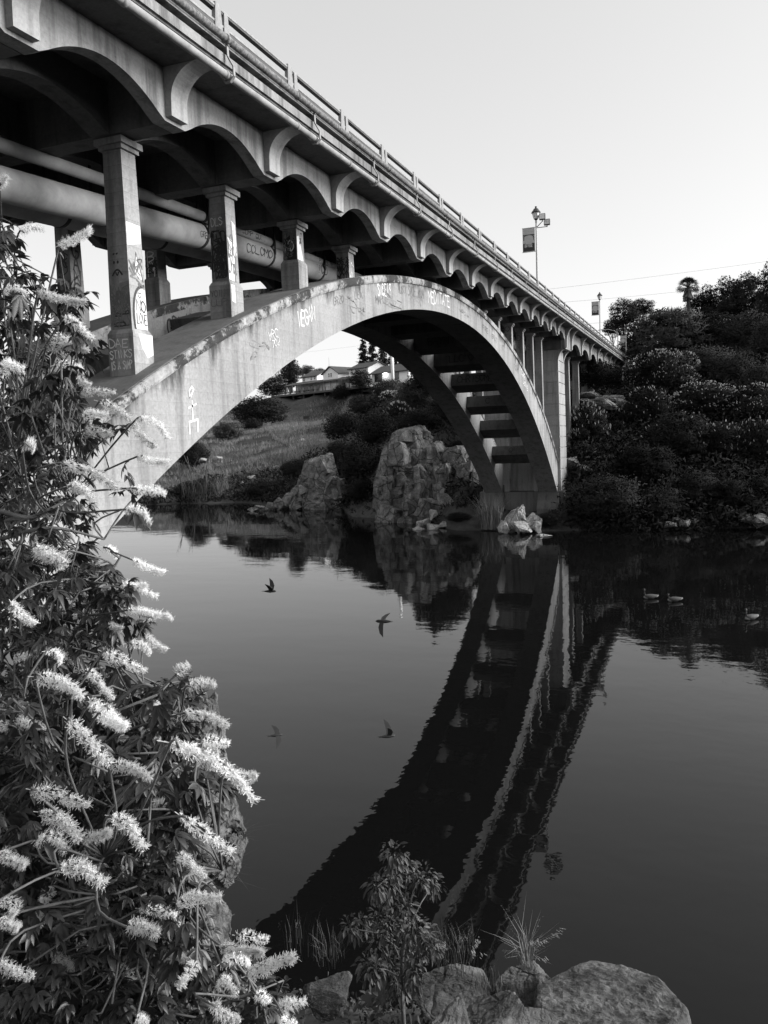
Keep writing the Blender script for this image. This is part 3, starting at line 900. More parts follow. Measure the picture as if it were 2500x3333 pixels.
def col3(pt, fr, sd, W, H):
    k = pt['paint_k']
    patch(k, fr, [(W * .3, .02), (W - .02, .02), (W - .03, H * .8), (W * .5, H * .9), (W * .25, H * .5)])
    letters(pt['paint_w'], fr, "AO", W * .2, H * .3, .32, .18, .6, .12, 71)
    scribble(pt['paint_g'], fr, W * .05, H * .05, W * .9, H * .9, 14, .03, 72); scribble(k, fr, W * .02, H * .05, W * .5, H * .8, 8, .03, 74)
    patch(pt['paint_w'], sd, [(.02, .02), (W * .85, .02), (W * .35, H * .8), (.03, H * .75)]); scribble(k, sd, W * .4, H * .55, W * .5, H * .35, 4, .03, 73)
paint_column(('n', 3), col3)
def colscrib(seed, dark):
    def fn(pt, fr, sd, W, H):
        a, b_ = ('paint_k', 'paint_p') if dark else ('paint_g', 'paint_k')
        scribble(pt[a], fr, .02, H * .05, W * .95, H * .8, 12, .03, seed); scribble(pt[b_], sd, .02, H * .1, W * .9, H * .6, 6, .025, seed + 1)
    return fn
paint_column(('n', 4), colscrib(81, True)); paint_column(('n', 5), colscrib(83, True))
def fcol(txt, seed, mat):
    def fn(pt, fr, sd, W, H):
        patch(pt['paint_g'], fr, [(.01, .02), (W - .01, .02), (W - .02, H * .72), (.02, H * .7)])
        for k, ch in enumerate(txt):
            letters(pt[mat], sd if mat == 'paint_k' else fr, ch, W * .25, H * (.56 - .17 * k), .42 if mat == 'paint_k' else .3, .24, 1, .13, seed + k)
        scribble(pt['paint_k'], fr, .03, .1, W * .9, H * .6, 12, .035, seed + 9)
    return fn
paint_column(('f', 2), fcol("GANG", 91, 'paint_k')); paint_column(('f', 3), fcol("PRDM", 97, 'paint_p')); paint_column(('f', 4), fcol("HEX", 105, 'paint_k'))
def farcols(seed, t):
    def fn(pt, fr, sd, W, H):
        letters(pt['paint_k'], fr, t, W * .15, H * .78, .35, .3, 1, .1, seed); scribble(pt['paint_g'], fr, W * .1, H * .45, W * .8, H * .3, 4, .03, seed)
    return fn
for ii, t in ((10, "*"), (11, "O"), (12, "D"), (13, "S")):
    paint_column(('n', ii), farcols(110 + ii, t))

# ------------------------------------------------------------------ pipes hung from the bridge
def ypath(xb, hs):
    return [(BX(xb), BY(i), BZ(h, BY(i))) for i, h in hs]
def pipe_text(g, xb, ih, r, txt, i0, ang, h, w, seed, sw=.12):
    """lettering wrapped on the side of a pipe that faces the river"""
    def fm(u, v, d):
        hh = np.interp(u / 4.0 + i0, [a for a, _ in ih], [b_ for _, b_ in ih]); yy = BY(u / 4.0 + i0)
        th = ang + v / r
        return np.array([BX(xb) + (r + d) * math.cos(th), yy, BZ(hh, yy) + (r + d) * math.sin(th)])
    letters(g, fm, txt, 0.0, 0.0, h, w, 1.15, sw, seed)
def utility_pipe(name, label, xb, ih, r, mat, k=24, texts=(), hang=True):
    p0 = ypath(xb, ih)
    root = empty(name, p0[0], label, "pipe")
    mb = MB(); mb.tube(p0, r, k); put("pipe_wall", mb, mat, root, smooth=True)
    for (i, h) in [(i, np.interp(i, [a for a, _ in ih], [b_ for _, b_ in ih])) for i in np.arange(-2.55, 14.5, 1.0)]:
        y = BY(i); c = np.array([BX(xb), y, BZ(h, y)])
        if hang:
            mb = MB(); mb.tube([c - (0, .05, 0), c + (0, .05, 0)], r + .02, k)
            for sx in (-1, 1):
                mb.box(c[0] + sx * (r + .03) - .02, c[0] + sx * (r + .03) + .02, y - .03, y + .03, c[2], BZ(0.25, y))
            put("hanger_strap", mb, M['darkmetal'], root)
    for t in texts:
        g = MB(); pipe_text(g, xb, ih, r, *t); put("graffiti", g, M['paint_k'], root)
    return root
BIG = [(-4, -0.44), (0.64, -0.221), (2.6, -0.128), (5, -0.07), (9, -0.07), (16, -0.12)]
utility_pipe("water_main", "thick pale water main hung under the bridge deck behind the columns", -0.90, BIG, 0.36, M['pipe'],
             texts=[("GREW UP IN IT", 2.35, -.35, .16, .11, 121), ("DIE", 2.5, -.1, .16, .12, 122), ("COLOMO", 3.0, -.45, .26, .24, 123), ("YOU", 4.3, -.4, .3, .25, 124)])
utility_pipe("utility_pipe", "slim pale pipe running above the thick water main under the deck", -0.85, [(-4, -0.10), (0.61, -0.043), (1.39, -0.02), (2.5, -0.005), (5, 0.0), (15, -0.02)], 0.145, M['pipe'], 16,
             texts=[("GAS N", 2.45, -.6, .14, .14, 125, .16), ("JUMP QUIN", 2.95, -.6, .14, .14, 126, .16), ("PNCES", 4.35, -.6, .14, .14, 127, .16)])
utility_pipe("water_main", "second thick water main, lowest and farthest in under the deck", -1.25, [(-4, -0.40), (0.93, -0.16), (3.1, -0.065), (6, -0.04), (16, -0.1)], 0.38, M['pipe'])

def edge_pipe(name, label, x, h, r, mat, strap):
    root = empty(name, (BX(x), BY(0), BZ(h, BY(0))), label, "pipe")
    mb = MB(); mb.tube([(BX(x), yy, BZ(h, yy)) for yy in np.linspace(YA, YB, 30)], r, 14)
    for yy in np.arange(YA + 1.2, YB, 3.1):
        mb.tube([(BX(x), yy - .05, BZ(h, yy)), (BX(x), yy + .05, BZ(h, yy))], r + .012, 14)
    put("pipe_wall", mb, mat, root, smooth=True)
    n = 0
    for i in list(range(IA, 15)) + [16.03, 17.5, 19, 20.5, 22, 23.5, 25, 26.5, 28, 29.5, 31, 32.5]:
        yy = BY(i - .03); mb = MB()
        if strap:
            pts = [(0.290, 0.372), (0.292, 0.30), (0.322, 0.245), (0.322, 0.200), (0.30, 0.176), (0.27, 0.178), (0.225, 0.256)]
            for a, c in zip(pts[:-1], pts[1:]):
                A = np.array([BX(a[0]), yy, BZ(a[1], yy)]); C = np.array([BX(c[0]), yy, BZ(c[1], yy)])
                n_ = np.array([-(C - A)[2], 0, (C - A)[0]]); n_ = n_ / np.linalg.norm(n_) * .012
                mb.obox(A - (0, .035, 0) - n_, C - A, (0, .07, 0), 2 * n_)
        else:
            mb.box(BX(0.2652), BX(0.2652) + .02, yy - .03, yy + .03, BZ(0.36, yy), BZ(0.405, yy)); mb.box(BX(0.267), BX(x), yy - .03, yy + .03, BZ(h, yy) - r - .02, BZ(h, yy) - r)
        put("hanger_strap", mb, M['metal'], root)
edge_pipe("drain_pipe", "pale pipe hung in curved straps along the outer edge of the bridge", 0.288, 0.206, 0.075, M['drain'], True)
edge_pipe("conduit", "mossy pipe running along the bridge edge just below the railing", 0.300, 0.374, 0.075, M['pipe_upper'], False)

# ------------------------------------------------------------------ lamps, banners
def lamp(px_base, px_top, label, blabel, flood=False, x=0.17, bw=0.80, bh=1.5, idx=None):
    if idx is None:
        r = ray(*px_base); t = BX(x) / r[0]; base = CP + r * t
    else:
        base = np.array([BX(x), BY(idx), BZ(.4, BY(idx))])
    yb = base[1]
    zb = BZ(0.408, yb) if yb < YB else BZ(.40, yb)
    r = ray(*px_top); t = yb / r[1]; ztop = (CP + r * t)[2]
    c = np.array([BX(x), yb, zb])
    root = empty("street_lamp", c, label, "lamp post", "lantern lamp posts along the bridge")
    zl = ztop - 0.86
    mb = MB(); mb.tube([c - (0, 0, .02), c + (0, 0, 1.0), (c[0], c[1], zl)], [.085, .065, .05], 12); mb.lathe(c - (0, 0, .02), [(.15, 0), (.15, .12), (.1, .25), (.09, .5)], 12)
    mb.lathe((c[0], c[1], zl - .15), [(.07, 0), (.07, .05), (.05, .1)], 10); pole = put("pole", mb, M['steel'], root)
    mb = MB(); mb.lathe((c[0], c[1], zl), [(.05, 0), (.12, .06), (.14, .07), (.245, .44)], 6); lan = put("lantern", mb, M['lampglass'], root)
    mb = MB(); mb.lathe((c[0], c[1], zl + .44), [(.30, 0), (.31, .02), (.17, .21), (.13, .27), (.05, .30), (.05, .34), (.075, .37), (.06, .41), (.01, .43)], 12); mb.lathe((c[0], c[1], zl - .03), [(.06, 0), (.14, .09), (.1, .1)], 8)
    for k in range(6):
        a = 2 * math.pi * k / 6
        mb.tube([(c[0] + .142 * math.cos(a), c[1] + .142 * math.sin(a), zl + .07), (c[0] + .25 * math.cos(a), c[1] + .25 * math.sin(a), zl + .44)], .012, 4)
    put("lantern_frame", mb, M['darkmetal'], root)
    if flood:
        for dx, dy, dz in ((.42, -.1, -.16), (.62, .5, -.38)):
            mb = MB(); o = c + (dx, dy, 0); zf = zl + .1 + dz
            mb.box(o[0] - .19, o[0] + .19, o[1] - .12, o[1] + .12, zf, zf + .36); mb.box(o[0] - .03, o[0] + .03, o[1] - .03, o[1] + .03, zf - .12, zf)
            mb.tube([(o[0], o[1], zf - .1), (c[0], c[1], zl - .5)], .025, 6)
            fl = put("floodlight", mb, M['darkmetal'], root)
            mb = MB(); mb.box(o[0] - .165, o[0] + .165, o[1] - .126, o[1] - .121, zf + .03, zf + .33); put("lens", mb, M['lampglass'], fl)
    # banner on two arms, hanging on the road side
    zt = ztop - 1.32 if flood else ztop - 1.02
    bx1 = c[0] - .10; bx0 = bx1 - bw
    br = empty("pole_banner", (bx1, yb, zt - bh), blabel, "banner", "banners on the lamp posts")
    mb = MB(); mb.box(bx0, bx1, yb - .008, yb + .008, zt - bh, zt); put("cloth", mb, M['banner_light'], br)
    mb = MB(); mb.box(bx0 - .03, c[0], yb - .015, yb + .015, zt - .01, zt + .03); mb.box(bx0 - .03, c[0], yb - .015, yb + .015, zt - bh - .03, zt - bh + .01); put("banner_arm", mb, M['steel'], br)
    mb = MB(); f = lambda u, v, d: np.array([bx0 + u * bw, yb - .009 - d, zt - bh + v * bh])
    patch(mb, f, [(.03, .02), (.97, .02), (.97, .36), (.76, .36), (.72, .32), (.28, .32), (.24, .36), (.03, .36)], .001)
    patch(mb, f, [(.03, .70), (.97, .70), (.97, .73), (.03, .73)], .001)
    ar = [(.5 + .38 * math.cos(a), .60 + .10 * math.sin(a)) for a in np.linspace(0, math.pi, 17)]
    for q in range(16):
        a, b_ = ar[q], ar[q + 1]; patch(mb, f, [(a[0], a[1]), (b_[0], b_[1]), (b_[0] + (b_[0] - .5) * .12, b_[1] + .022), (a[0] + (a[0] - .5) * .12, a[1] + .022)], .002)
    for u in (.06, .1, .86, .92): patch(mb, f, [(u, .48), (u + .025, .48), (u + .025, .70), (u, .70)], .0015)
    for u in np.linspace(.2, .8, 7): patch(mb, f, [(u, .69 - 1.2 * (u - .5) ** 2 * .3), (u + .012, .69 - 1.2 * (u - .5) ** 2 * .3), (u + .012, .705), (u, .705)], .003)
    put("banner_print", mb, M['banner_dark'], br)
    g = MB(); f2 = lambda u, v, d: np.array([bx0 + u, yb - .0115 - d, zt - bh + v])
    letters(g, f2, "RAINBOW", .17 * bw, .265 * bh, .06 * bh, .065 * bw, 1.4, .2, 1, smooth=False); letters(g, f2, "BRIDGE", .17 * bw, .19 * bh, .07 * bh, .08 * bw, 1.38, .24, 2, smooth=False)
    put("banner_lettering", g, M['paint_w'], br)
lamp((1749, 925), (1740, 672), "nearest and tallest-looking lantern lamp post, with two floodlights fixed beside its lantern", "nearest bridge banner, hung left of the lamp post with floodlights", flood=True)
lamp((1953.5, 1096), (1952, 951), "middle lantern lamp post on the bridge, rising against the sky beside the dark trees", "banner on the middle lamp post, partly against the sky")
lamp((2038, 1150), (2036, 1072), "farthest lantern lamp post, at the end of the bridge against the trees", "smallest banner, on the farthest lamp post against the trees")
# cobra-head street light beyond the bridge end
Ya = BY(30.3); r = ray(2011, 1140); base = np.array([BX(-0.2), Ya, BZ(.4, Ya)]); ztop = (CP + ray(2011, 1083) * (Ya / ray(2011, 1083)[1]))[2]
r = ray(2011, 1083); pt = CP + r * (Ya / r[1])
root = empty("street_light", (pt[0], Ya, base[2]), "tall curved-arm street light between the two far lantern lamps", "street light")
mb = MB(); mb.tube([(pt[0], Ya, BZ(.30, Ya)), (pt[0], Ya, pt[2])], [.1, .07], 10); put("pole", mb, M['steel'], root)
mb = MB(); arm = [(pt[0], Ya, pt[2] - .05), (pt[0] - .5, Ya, pt[2] + .35), (pt[0] - 1.4, Ya, pt[2] + .62), (pt[0] - 2.3, Ya, pt[2] + .66)]; mb.tube(arm, .045, 8); put("arm", mb, M['steel'], root)
mb = MB(); mb.hexa([(pt[0] - 3.0, Ya - .12, pt[2] + .56), (pt[0] - 2.2, Ya - .07, pt[2] + .6), (pt[0] - 2.2, Ya + .07, pt[2] + .6), (pt[0] - 3.0, Ya + .12, pt[2] + .56), (pt[0] - 2.9, Ya - .1, pt[2] + .7), (pt[0] - 2.2, Ya - .06, pt[2] + .72), (pt[0] - 2.2, Ya + .06, pt[2] + .72), (pt[0] - 2.9, Ya + .1, pt[2] + .7)]); put("lamp_head", mb, M['steel'], root)

# power lines
def wire(a, b_, label, r=.02, sag=.6):
    A, B = np.array(a), np.array(b_)
    pts = [A + (B - A) * t - np.array([0, 0, sag * 4 * t * (1 - t)]) for t in np.linspace(0, 1, 24)]
    mb = MB(); mb.tube(pts, r, 5); tag(put("power_line", mb, M['wire'], smooth=True), label, "power line")
wire(P(1500, 972, 190), P(2900, 792, 170), "uppermost thin power line sloping across the sky above the lamps")
wire(P(1700, 993, 190), P(2900, 860, 170), "lower thin power line crossing the sky just above the palm", sag=.9)
wire(P(800, 1166, 330), P(1400, 1092, 320), "thin power line in the gap of sky under the arch")
wire(P(1700, 1060, 200), P(2300, 1020, 200), "short power line meeting the trees beside the middle lamp post", .025)

# ------------------------------------------------------------------ rocks
def rock_geo(c, size, seed, detail=3, rough=0.12, pts=16, top=9.0, tilt=0.0, fine=0.16, crease=1.0, block=False):
    """angular boulder: hull of random points, bevelled, subdivided and roughened -> (verts, faces)"""
    rnd = random.Random(seed)
    bm = bmesh.new()
    if block:
        yw = rnd.uniform(0, 3.14)
        tx_, ty_ = rnd.uniform(.4, .95), rnd.uniform(.4, .95); sx_ = rnd.uniform(-.3, .3)
        for cx_ in (-1, 1):
            for cy_ in (-1, 1):
                for cz_ in (-1, 1):
                    for _ in range(2):
                        x_, y_, z_ = cx_ * rnd.uniform(.55, 1.0), cy_ * rnd.uniform(.55, 1.0), cz_ * rnd.uniform(.5, 1.1)
                        if cz_ > 0: x_, y_ = x_ * tx_ + sx_, y_ * ty_
                        bm.verts.new((x_ * math.cos(yw) - y_ * math.sin(yw), x_ * math.sin(yw) + y_ * math.cos(yw), z_))
        pts = 0
    for k in range(pts):
        a, z = rnd.uniform(0, 2 * math.pi), rnd.uniform(-1, 1)
        q = math.sqrt(max(0, 1 - z * z)) ** 0.6
        v = Vector((q * math.cos(a), q * math.sin(a), z * (1.0 if z < 0 else 1.0)))
        v = v * rnd.uniform(0.82, 1.08)
        bm.verts.new((v.x, v.y, min(v.z, top + .12 * v.x)))
    r = bmesh.ops.convex_hull(bm, input=bm.verts[:])
    junk = [g for g in r['geom_interior'] if isinstance(g, bmesh.types.BMVert)]
    if junk: bmesh.ops.delete(bm, geom=junk, context='VERTS')
    bmesh.ops.dissolve_limit(bm, angle_limit=0.25, verts=bm.verts[:], edges=bm.edges[:])
    bmesh.ops.bevel(bm, geom=bm.edges[:], offset=0.22 if crease < .1 else 0.09 if crease < .5 else 0.03, segments=2, profile=0.6, affect='EDGES', clamp_overlap=True)
    bmesh.ops.triangulate(bm, faces=bm.faces[:])
    for _ in range(detail):
        long = [e for e in bm.edges if e.calc_length() > fine]
        if not long: break
        bmesh.ops.subdivide_edges(bm, edges=long, cuts=1, use_grid_fill=True)
        bmesh.ops.triangulate(bm, faces=[f for f in bm.faces if len(f.verts) > 4])
    so = Vector((seed * 3.17, seed * 1.3, seed * 0.7))
    bm.normal_update()
    for v in bm.verts:
        n1 = noise.noise(v.co * 1.6 + so); n2 = noise.noise(v.co * 4.3 + so); n3 = noise.noise(v.co * 11 + so) + .6 * noise.noise(v.co * 27 + so)
        cr = abs(noise.noise(v.co * Vector((2.2, 2.2, .9)) + so * 2))
        wv_ = v.co + 0.12 * Vector((n2, n1, n3))
        cl = noise.cell(Vector((wv_.x * 2.1, wv_.y * 2.1, wv_.z * 1.3)) + so) + .5 * noise.cell(Vector((wv_.x * 4.7 - wv_.z, wv_.y * 4.7, wv_.z * 3.1 + wv_.x)) + so)
        v.co += v.normal * (rough * (0.6 * n1 + 0.3 * n2 + 0.22 * n3 + crease * 0.8 * (cl - .4)) - crease * rough * 0.9 * max(0, 0.06 - cr) / 0.06)
    bm.verts.index_update()
    ct, st = math.cos(tilt), math.sin(tilt)
    V = []
    for v in bm.verts:
        x, y, z = v.co.x * size[0], v.co.y * size[1], v.co.z * size[2]
        V.append((c[0] + ct * x - st * z, c[1] + y, c[2] + st * x + ct * z))
    F = [tuple(v.index for v in f.verts) for f in bm.faces]
    bm.free()
    return V, F

CH = np.array([CR[0], CR[1], 0]); CH /= np.linalg.norm(CH)
def rock_cluster(name, label, blocks, mat, seed, detail=2, rough=0.085, deep=0.9, group=None):
    """blocks: (disp x, disp y, rx px, ry px, distance, tilt)"""
    mb = MB()
    for k, b_ in enumerate(blocks):
        dx, dy, rx, ry, d = b_[:5]; tl = b_[5] if len(b_) > 5 else 0
        c = PH(dx, dy, d); s_ = np.linalg.norm(c - CP) / (FPX / DS)
        rnd = random.Random(seed * 31 + k)
        V, F = rock_geo(c, (rx * s_, max(rx, ry * .7) * s_ * deep, ry * s_), seed + k, 4, rough * (.8 if name == 'rock_outcrop' else 1), 13, tilt=tl + rnd.uniform(-.25, .25), fine=0.13, crease=.7, block=name == 'rock_outcrop')
        mb.add(V, F)
        if len(blocks) > 10:                      # broken-off blocks leaning on the big ones
            for q in range(3):
                o = c + CR * rx * s_ * rnd.uniform(-.9, .9) - CF * rx * s_ * rnd.uniform(.2, .8); o[2] = c[2] + ry * s_ * rnd.uniform(-.8, .7)
                f_ = rnd.uniform(.22, .5)
                V, F = rock_geo(o, (rx * s_ * f_, rx * s_ * f_ * 1.1, ry * s_ * f_ * rnd.uniform(.7, 1.3)), seed + 57 * k + q, 2, rough * .4, 12, tilt=rnd.uniform(-.5, .5), fine=0.3, crease=.5, block=True)
                mb.add(V, F)
    v, _ = mb.arrays()
    o = put(name, mb, mat, None, (v[:, 0].mean(), v[:, 1].mean(), v[:, 2].min()))
    return tag(o, label, "rock", group)

rock_cluster("rock_outcrop", "largest pale granite outcrop of stacked blocks, left of the far bridge foot", [
 (880, 958, 44, 34, 84, .1), (905, 950, 26, 26, 85), (848, 1005, 30, 44, 82), (893, 1005, 44, 48, 82, -.15), (940, 1000, 40, 46, 82, .1), (985, 1010, 36, 44, 81),
 (832, 1075, 24, 44, 79), (860, 1085, 30, 40, 79, .1), (892, 1075, 30, 40, 78), (925, 1068, 30, 46, 78, -.2), (955, 1040, 22, 44, 78, .1), (975, 1052, 26, 50, 78),
 (1004, 1045, 24, 48, 78, .15), (1022, 1062, 16, 46, 77), (850, 1115, 34, 26, 78), (890, 1112, 26, 30, 76), (930, 1100, 30, 28, 75), (965, 1095, 34, 30, 75), (1000, 1100, 34, 32, 75), (870, 1045, 20, 26, 79), (912, 1030, 18, 26, 78, .3),
 (845, 1050, 14, 22, 79), (990, 1000, 18, 30, 79, .2), (950, 1075, 12, 34, 76)], M['rock_far'], 11)
rock_cluster("rock_outcrop", "tall fractured boulder with a low rocky tail running left along the waterline", [
 (690, 1042, 44, 56, 99, .1), (712, 1060, 34, 44, 99), (672, 1075, 26, 30, 98), (655, 1055, 18, 28, 99, -.3), (640, 1072, 20, 22, 99, -.4), (622, 1080, 16, 17, 99, -.5), (604, 1088, 15, 11, 99, -.4),
 (585, 1094, 14, 8, 99, -.3), (566, 1098, 14, 5, 99), (548, 1100, 14, 3.4, 99), (640, 1096, 16, 8, 98), (700, 1090, 34, 14, 97), (728, 1092, 20, 14, 97)], M['rock_far'], 51)
rock_cluster("boulder", "bright rounded pale boulder at the foot of the arch with water in front", [
 (1100, 1128, 24, 26, 66, .1), (1125, 1120, 24, 30, 66.5, -.1), (1150, 1132, 22, 24, 66), (1128, 1140, 30, 16, 65), (1160, 1140, 14, 16, 65.5), (1090, 1140, 16, 18, 65.5), (1128, 1104, 12, 14, 67, .3)], M['rock_pale'], 80)
rock_cluster("boulder", "low sloping pale rocks at the water below the biggest outcrop, left group", [
 (915, 1130, 20, 16, 71, .4), (935, 1112, 14, 14, 72), (940, 1140, 26, 10, 70), (905, 1142, 16, 7, 70), (960, 1135, 20, 10, 71, -.2), (925, 1146, 20, 5, 69.5)], M['rock_pale'], 95)
rock_cluster("boulder", "low sloping pale rock at the water beside the reeds", [
 (1010, 1128, 28, 12, 71, .3), (1000, 1140, 22, 12, 70), (1025, 1136, 22, 12, 70.5), (1045, 1122, 16, 8, 71)], M['rock_pale'], 105)
rock_cluster("stone", "tiny flat stone breaking the water below the bright boulder", [(1166, 1156, 9, 3.2, 63), (1183, 1156, 12, 3.2, 63), (1176, 1158, 12, 2, 62.8)], M['rock_pale'], 115)
rock_cluster("boulder", "dim grey boulder at the waterline near the right edge", [(1632, 1126, 20, 20, 67, .1), (1652, 1128, 26, 18, 68), (1612, 1120, 12, 10, 68)], M['rock_far'], 121)
rock_cluster("boulder", "small dark boulders at the waterline under the right-hand trees", [(1448, 1132, 18, 9, 66), (1478, 1130, 15, 10, 66.5, .2), (1464, 1124, 13, 8, 67.5), (1500, 1124, 14, 8, 68)], M['rock_far'], 128)
rock_cluster("boulder", "dim rocky ledge half-way up the slope behind the bridge pier", [(1275, 853, 30, 9, 92, -.1), (1315, 862, 36, 12, 93, -.15), (1290, 872, 46, 14, 91), (1340, 872, 24, 12, 92)], M['rock_far'], 135)
rock_cluster("boulder", "dim boulder in the bushes right beside the pier foot", [(1236, 1000, 20, 18, 76), (1262, 1012, 18, 14, 75)], M['rock_far'], 141)
rock_cluster("boulder", "mossy cliff blocks among the dark trees at the right edge", [(1600, 975, 24, 26, 84), (1575, 1000, 18, 24, 83), (1630, 1000, 22, 30, 83), (1600, 1030, 18, 22, 81)], M['rock_far'], 146)
for k, (dx, dy, rx, ry, d, lab) in enumerate([(470, 992, 14, 9, 128, "small pale stone in the grass under the left arch haunch"), (440, 995, 11, 7, 127, "leftmost small stone on the grassy bank"), (652, 953, 11, 7, 150, "pale stone on top of the grassy slope"), (600, 1012, 12, 8, 128, "small stone low on the grass above the rocky tail"), (545, 1032, 12, 7, 124, "stone among the weeds near the shore"), (528, 1045, 9, 6, 122, "lowest stone among the weeds near the shore")]):
    rock_cluster("stone", lab, [(dx, dy, rx, ry, d)], M['rock_pale'], 150 + k)

# ------------------------------------------------------------------ trees of the far bank
def cards(rng, cen, size, drop=0.0, aspect=1.0, upbias=0.0):
    """leaf-sized rhombic faces at the given centres -> (verts, faces)"""
    n = len(cen)
    a = rng.normal(size=(n, 3)); a[:, 2] *= (1 - upbias); a /= np.linalg.norm(a, axis=1)[:, None]
    b_ = rng.normal(size=(n, 3)); b_ -= (b_ * a).sum(1)[:, None] * a; b_ /= np.linalg.norm(b_, axis=1)[:, None]
    s_ = size * rng.uniform(0.55, 1.3, n)[:, None]
    a *= s_ * aspect; b_ *= s_ / aspect * 0.62
    a[:, 2] -= drop * s_[:, 0]
    V = np.stack([cen - a, cen + b_, cen + a, cen - b_], 1).reshape(-1, 3)
    F = np.arange(4 * n).reshape(-1, 4)
    return V, F

def crown_arrays(seed, n=6500, lobes=26, lr=(0.2, 0.36), size=0.05, aspect=1.3, spread=0.78, gaps=0.1, drop=0.1, flat=0.85):
    rng = np.random.default_rng(seed)
    C_, R_ = [], []
    for i in range(lobes):                       # lobes spread evenly over a rounded dome, some left out
        zz = 1 - 1.72 * (i + 0.5) / lobes
        if rng.random() < gaps: continue
        ph = i * 2.39996 + rng.uniform(-.35, .35); q = math.sqrt(max(0, 1 - zz * zz))
        p = np.array([q * math.cos(ph), q * math.sin(ph), zz]) * rng.uniform(0.74, 1.0) * spread
        C_.append(p); R_.append(rng.uniform(*lr))
    for i in range(lobes // 4):
        C_.append(rng.normal(size=3) * .22); R_.append(lr[1])
    lobes = len(C_)
    C_, R_ = np.array(C_), np.array(R_)
    w = R_ ** 2; w /= w.sum()
    idx = rng.choice(lobes, n, p=w)
    d = rng.normal(size=(n, 3)); d /= np.linalg.norm(d, axis=1)[:, None]
    d[:, 2] = np.where(d[:, 2] < -0.3, d[:, 2] * 0.5, d[:, 2])
    r = R_[idx] * (0.45 + 0.62 * rng.random(n) ** 0.55)
    r *= 1 + 0.25 * rng.normal(size=n) * (rng.random(n) < 0.2)
    cen = C_[idx] + d * r[:, None] * np.array([1, 1, flat])
    V, F = cards(rng, cen, size, drop, aspect)
    return V, F, C_, R_

def soft_mesh(name, V, F, mat, want, soft=0.75, seed=1):
    """leaf cards turned outward, shaded with the normal of the clump they belong to"""
    rng = np.random.default_rng(seed)
    q = V.reshape(-1, 4, 3)
    n = np.cross(q[:, 1] - q[:, 0], q[:, 2] - q[:, 0]); n /= np.linalg.norm(n, axis=1)[:, None] + 1e-12
    w = want / (np.linalg.norm(want, axis=1)[:, None] + 1e-9)
    fl = (n * w).sum(1) < 0
    F = F.copy(); F[fl] = F[fl][:, ::-1]; n[fl] *= -1
    c = w * soft + n * (1 - soft) + rng.normal(size=n.shape) * .12; c /= np.linalg.norm(c, axis=1)[:, None]
    me = mesh_from(name, V, F, mat)
    if len(me.vertices) == len(V):
        me.normals_split_custom_set_from_vertices(np.repeat(c, 4, 0).tolist())
    return me

def np_mesh(name, V, F, mat, C_, R_):
    cen = V.reshape(-1, 4, 3).mean(1)
    d2 = ((cen[:, None, :] - C_[None]) ** 2).sum(2) / R_[None] ** 2
    k = d2.argmin(1)
    want = (cen - C_[k]) / R_[k][:, None] * .6 + cen * .8 + np.array([0, 0, .15])
    return soft_mesh(name, V, F, mat, want)

KIND = {}
def make_kinds():
    for k in range(3):
        V, F, C_, R_ = crown_arrays(200 + k, 13000, 46, (0.20, 0.36), 0.030, 1.3, 0.72)
        KIND['bushy', k] = (V, F, C_, R_)
        V, F, C_, R_ = crown_arrays(220 + k, 11000, 38, (0.18, 0.32), 0.032, 1.2, 0.76, 0.26, drop=0.0)
        KIND['oak', k] = (V, F, C_, R_)
        V, F, C_, R_ = crown_arrays(240 + k, 13000, 52, (0.17, 0.30), 0.036, 2.1, 0.76, 0.08, drop=0.55, flat=0.6)
        KIND['feathery', k] = (V, F, C_, R_)
        V, F, C_, R_ = crown_arrays(260 + k, 12000, 46, (0.20, 0.33), 0.034, 1.6, 0.72, drop=0.35)
        KIND['buckeye', k] = (V, F, C_, R_)
make_kinds()
MESH = {}
def crown_mesh(kind, k, mat):
    key = (kind, k, mat)
    if key not in MESH:
        V, F, C_, R_ = KIND[kind, k]
        MESH[key] = np_mesh("crown", V, F, M[mat], C_, R_)
    return MESH[key]

def blossom_mesh(k, n, ln, seed):
    """upright flower candles over the upper, outer crown"""
    key = ('bl', k, n, round(ln, 3))
    if key in MESH: return MESH[key]
    V0, F0, C_, R_ = KIND['buckeye', k]
    rng = np.random.default_rng(seed)
    i = rng.integers(0, len(C_), n * 6)
    d = rng.normal(size=(n * 6, 3)); d[:, 2] = np.abs(d[:, 2]) * 0.9 + 0.05; d /= np.linalg.norm(d, axis=1)[:, None]
    p = C_[i] + d * (R_[i] * 1.02)[:, None] * np.array([1, 1, .8])
    out = np.linalg.norm(p, axis=1)
    p = p[np.argsort(-out + rng.random(len(out)) * 0.35)][:n]
    mb = MB()
    for q in p:
        ax = np.array([q[0] * .35, q[1] * .35, 1.0]) + rng.normal(size=3) * 0.3; ax /= np.linalg.norm(ax)
        a = np.cross(ax, [1, 0.2, 0]); a /= np.linalg.norm(a); b_ = np.cross(ax, a)
        L = ln * rng.uniform(.6, 1.25); w = L * 0.17
        pts = []
        for t, s_ in ((0, .5), (.3, 1), (.7, .75)):
            for j in range(5):
                th = 2 * math.pi * j / 5 + t
                pts.append(q + ax * L * t + (a * math.cos(th) + b_ * math.sin(th)) * w * s_)
        pts.append(q + ax * L)
        mb.add(pts, [(r * 5 + j, r * 5 + (j + 1) % 5, (r + 1) * 5 + (j + 1) % 5, (r + 1) * 5 + j) for r in range(2) for j in range(5)] + [(10 + j, 10 + (j + 1) % 5, 15) for j in range(5)])
    v, f = mb.arrays()
    MESH[key] = mesh_from("blossom", v, f, M['blossom_far'])
    return MESH[key]

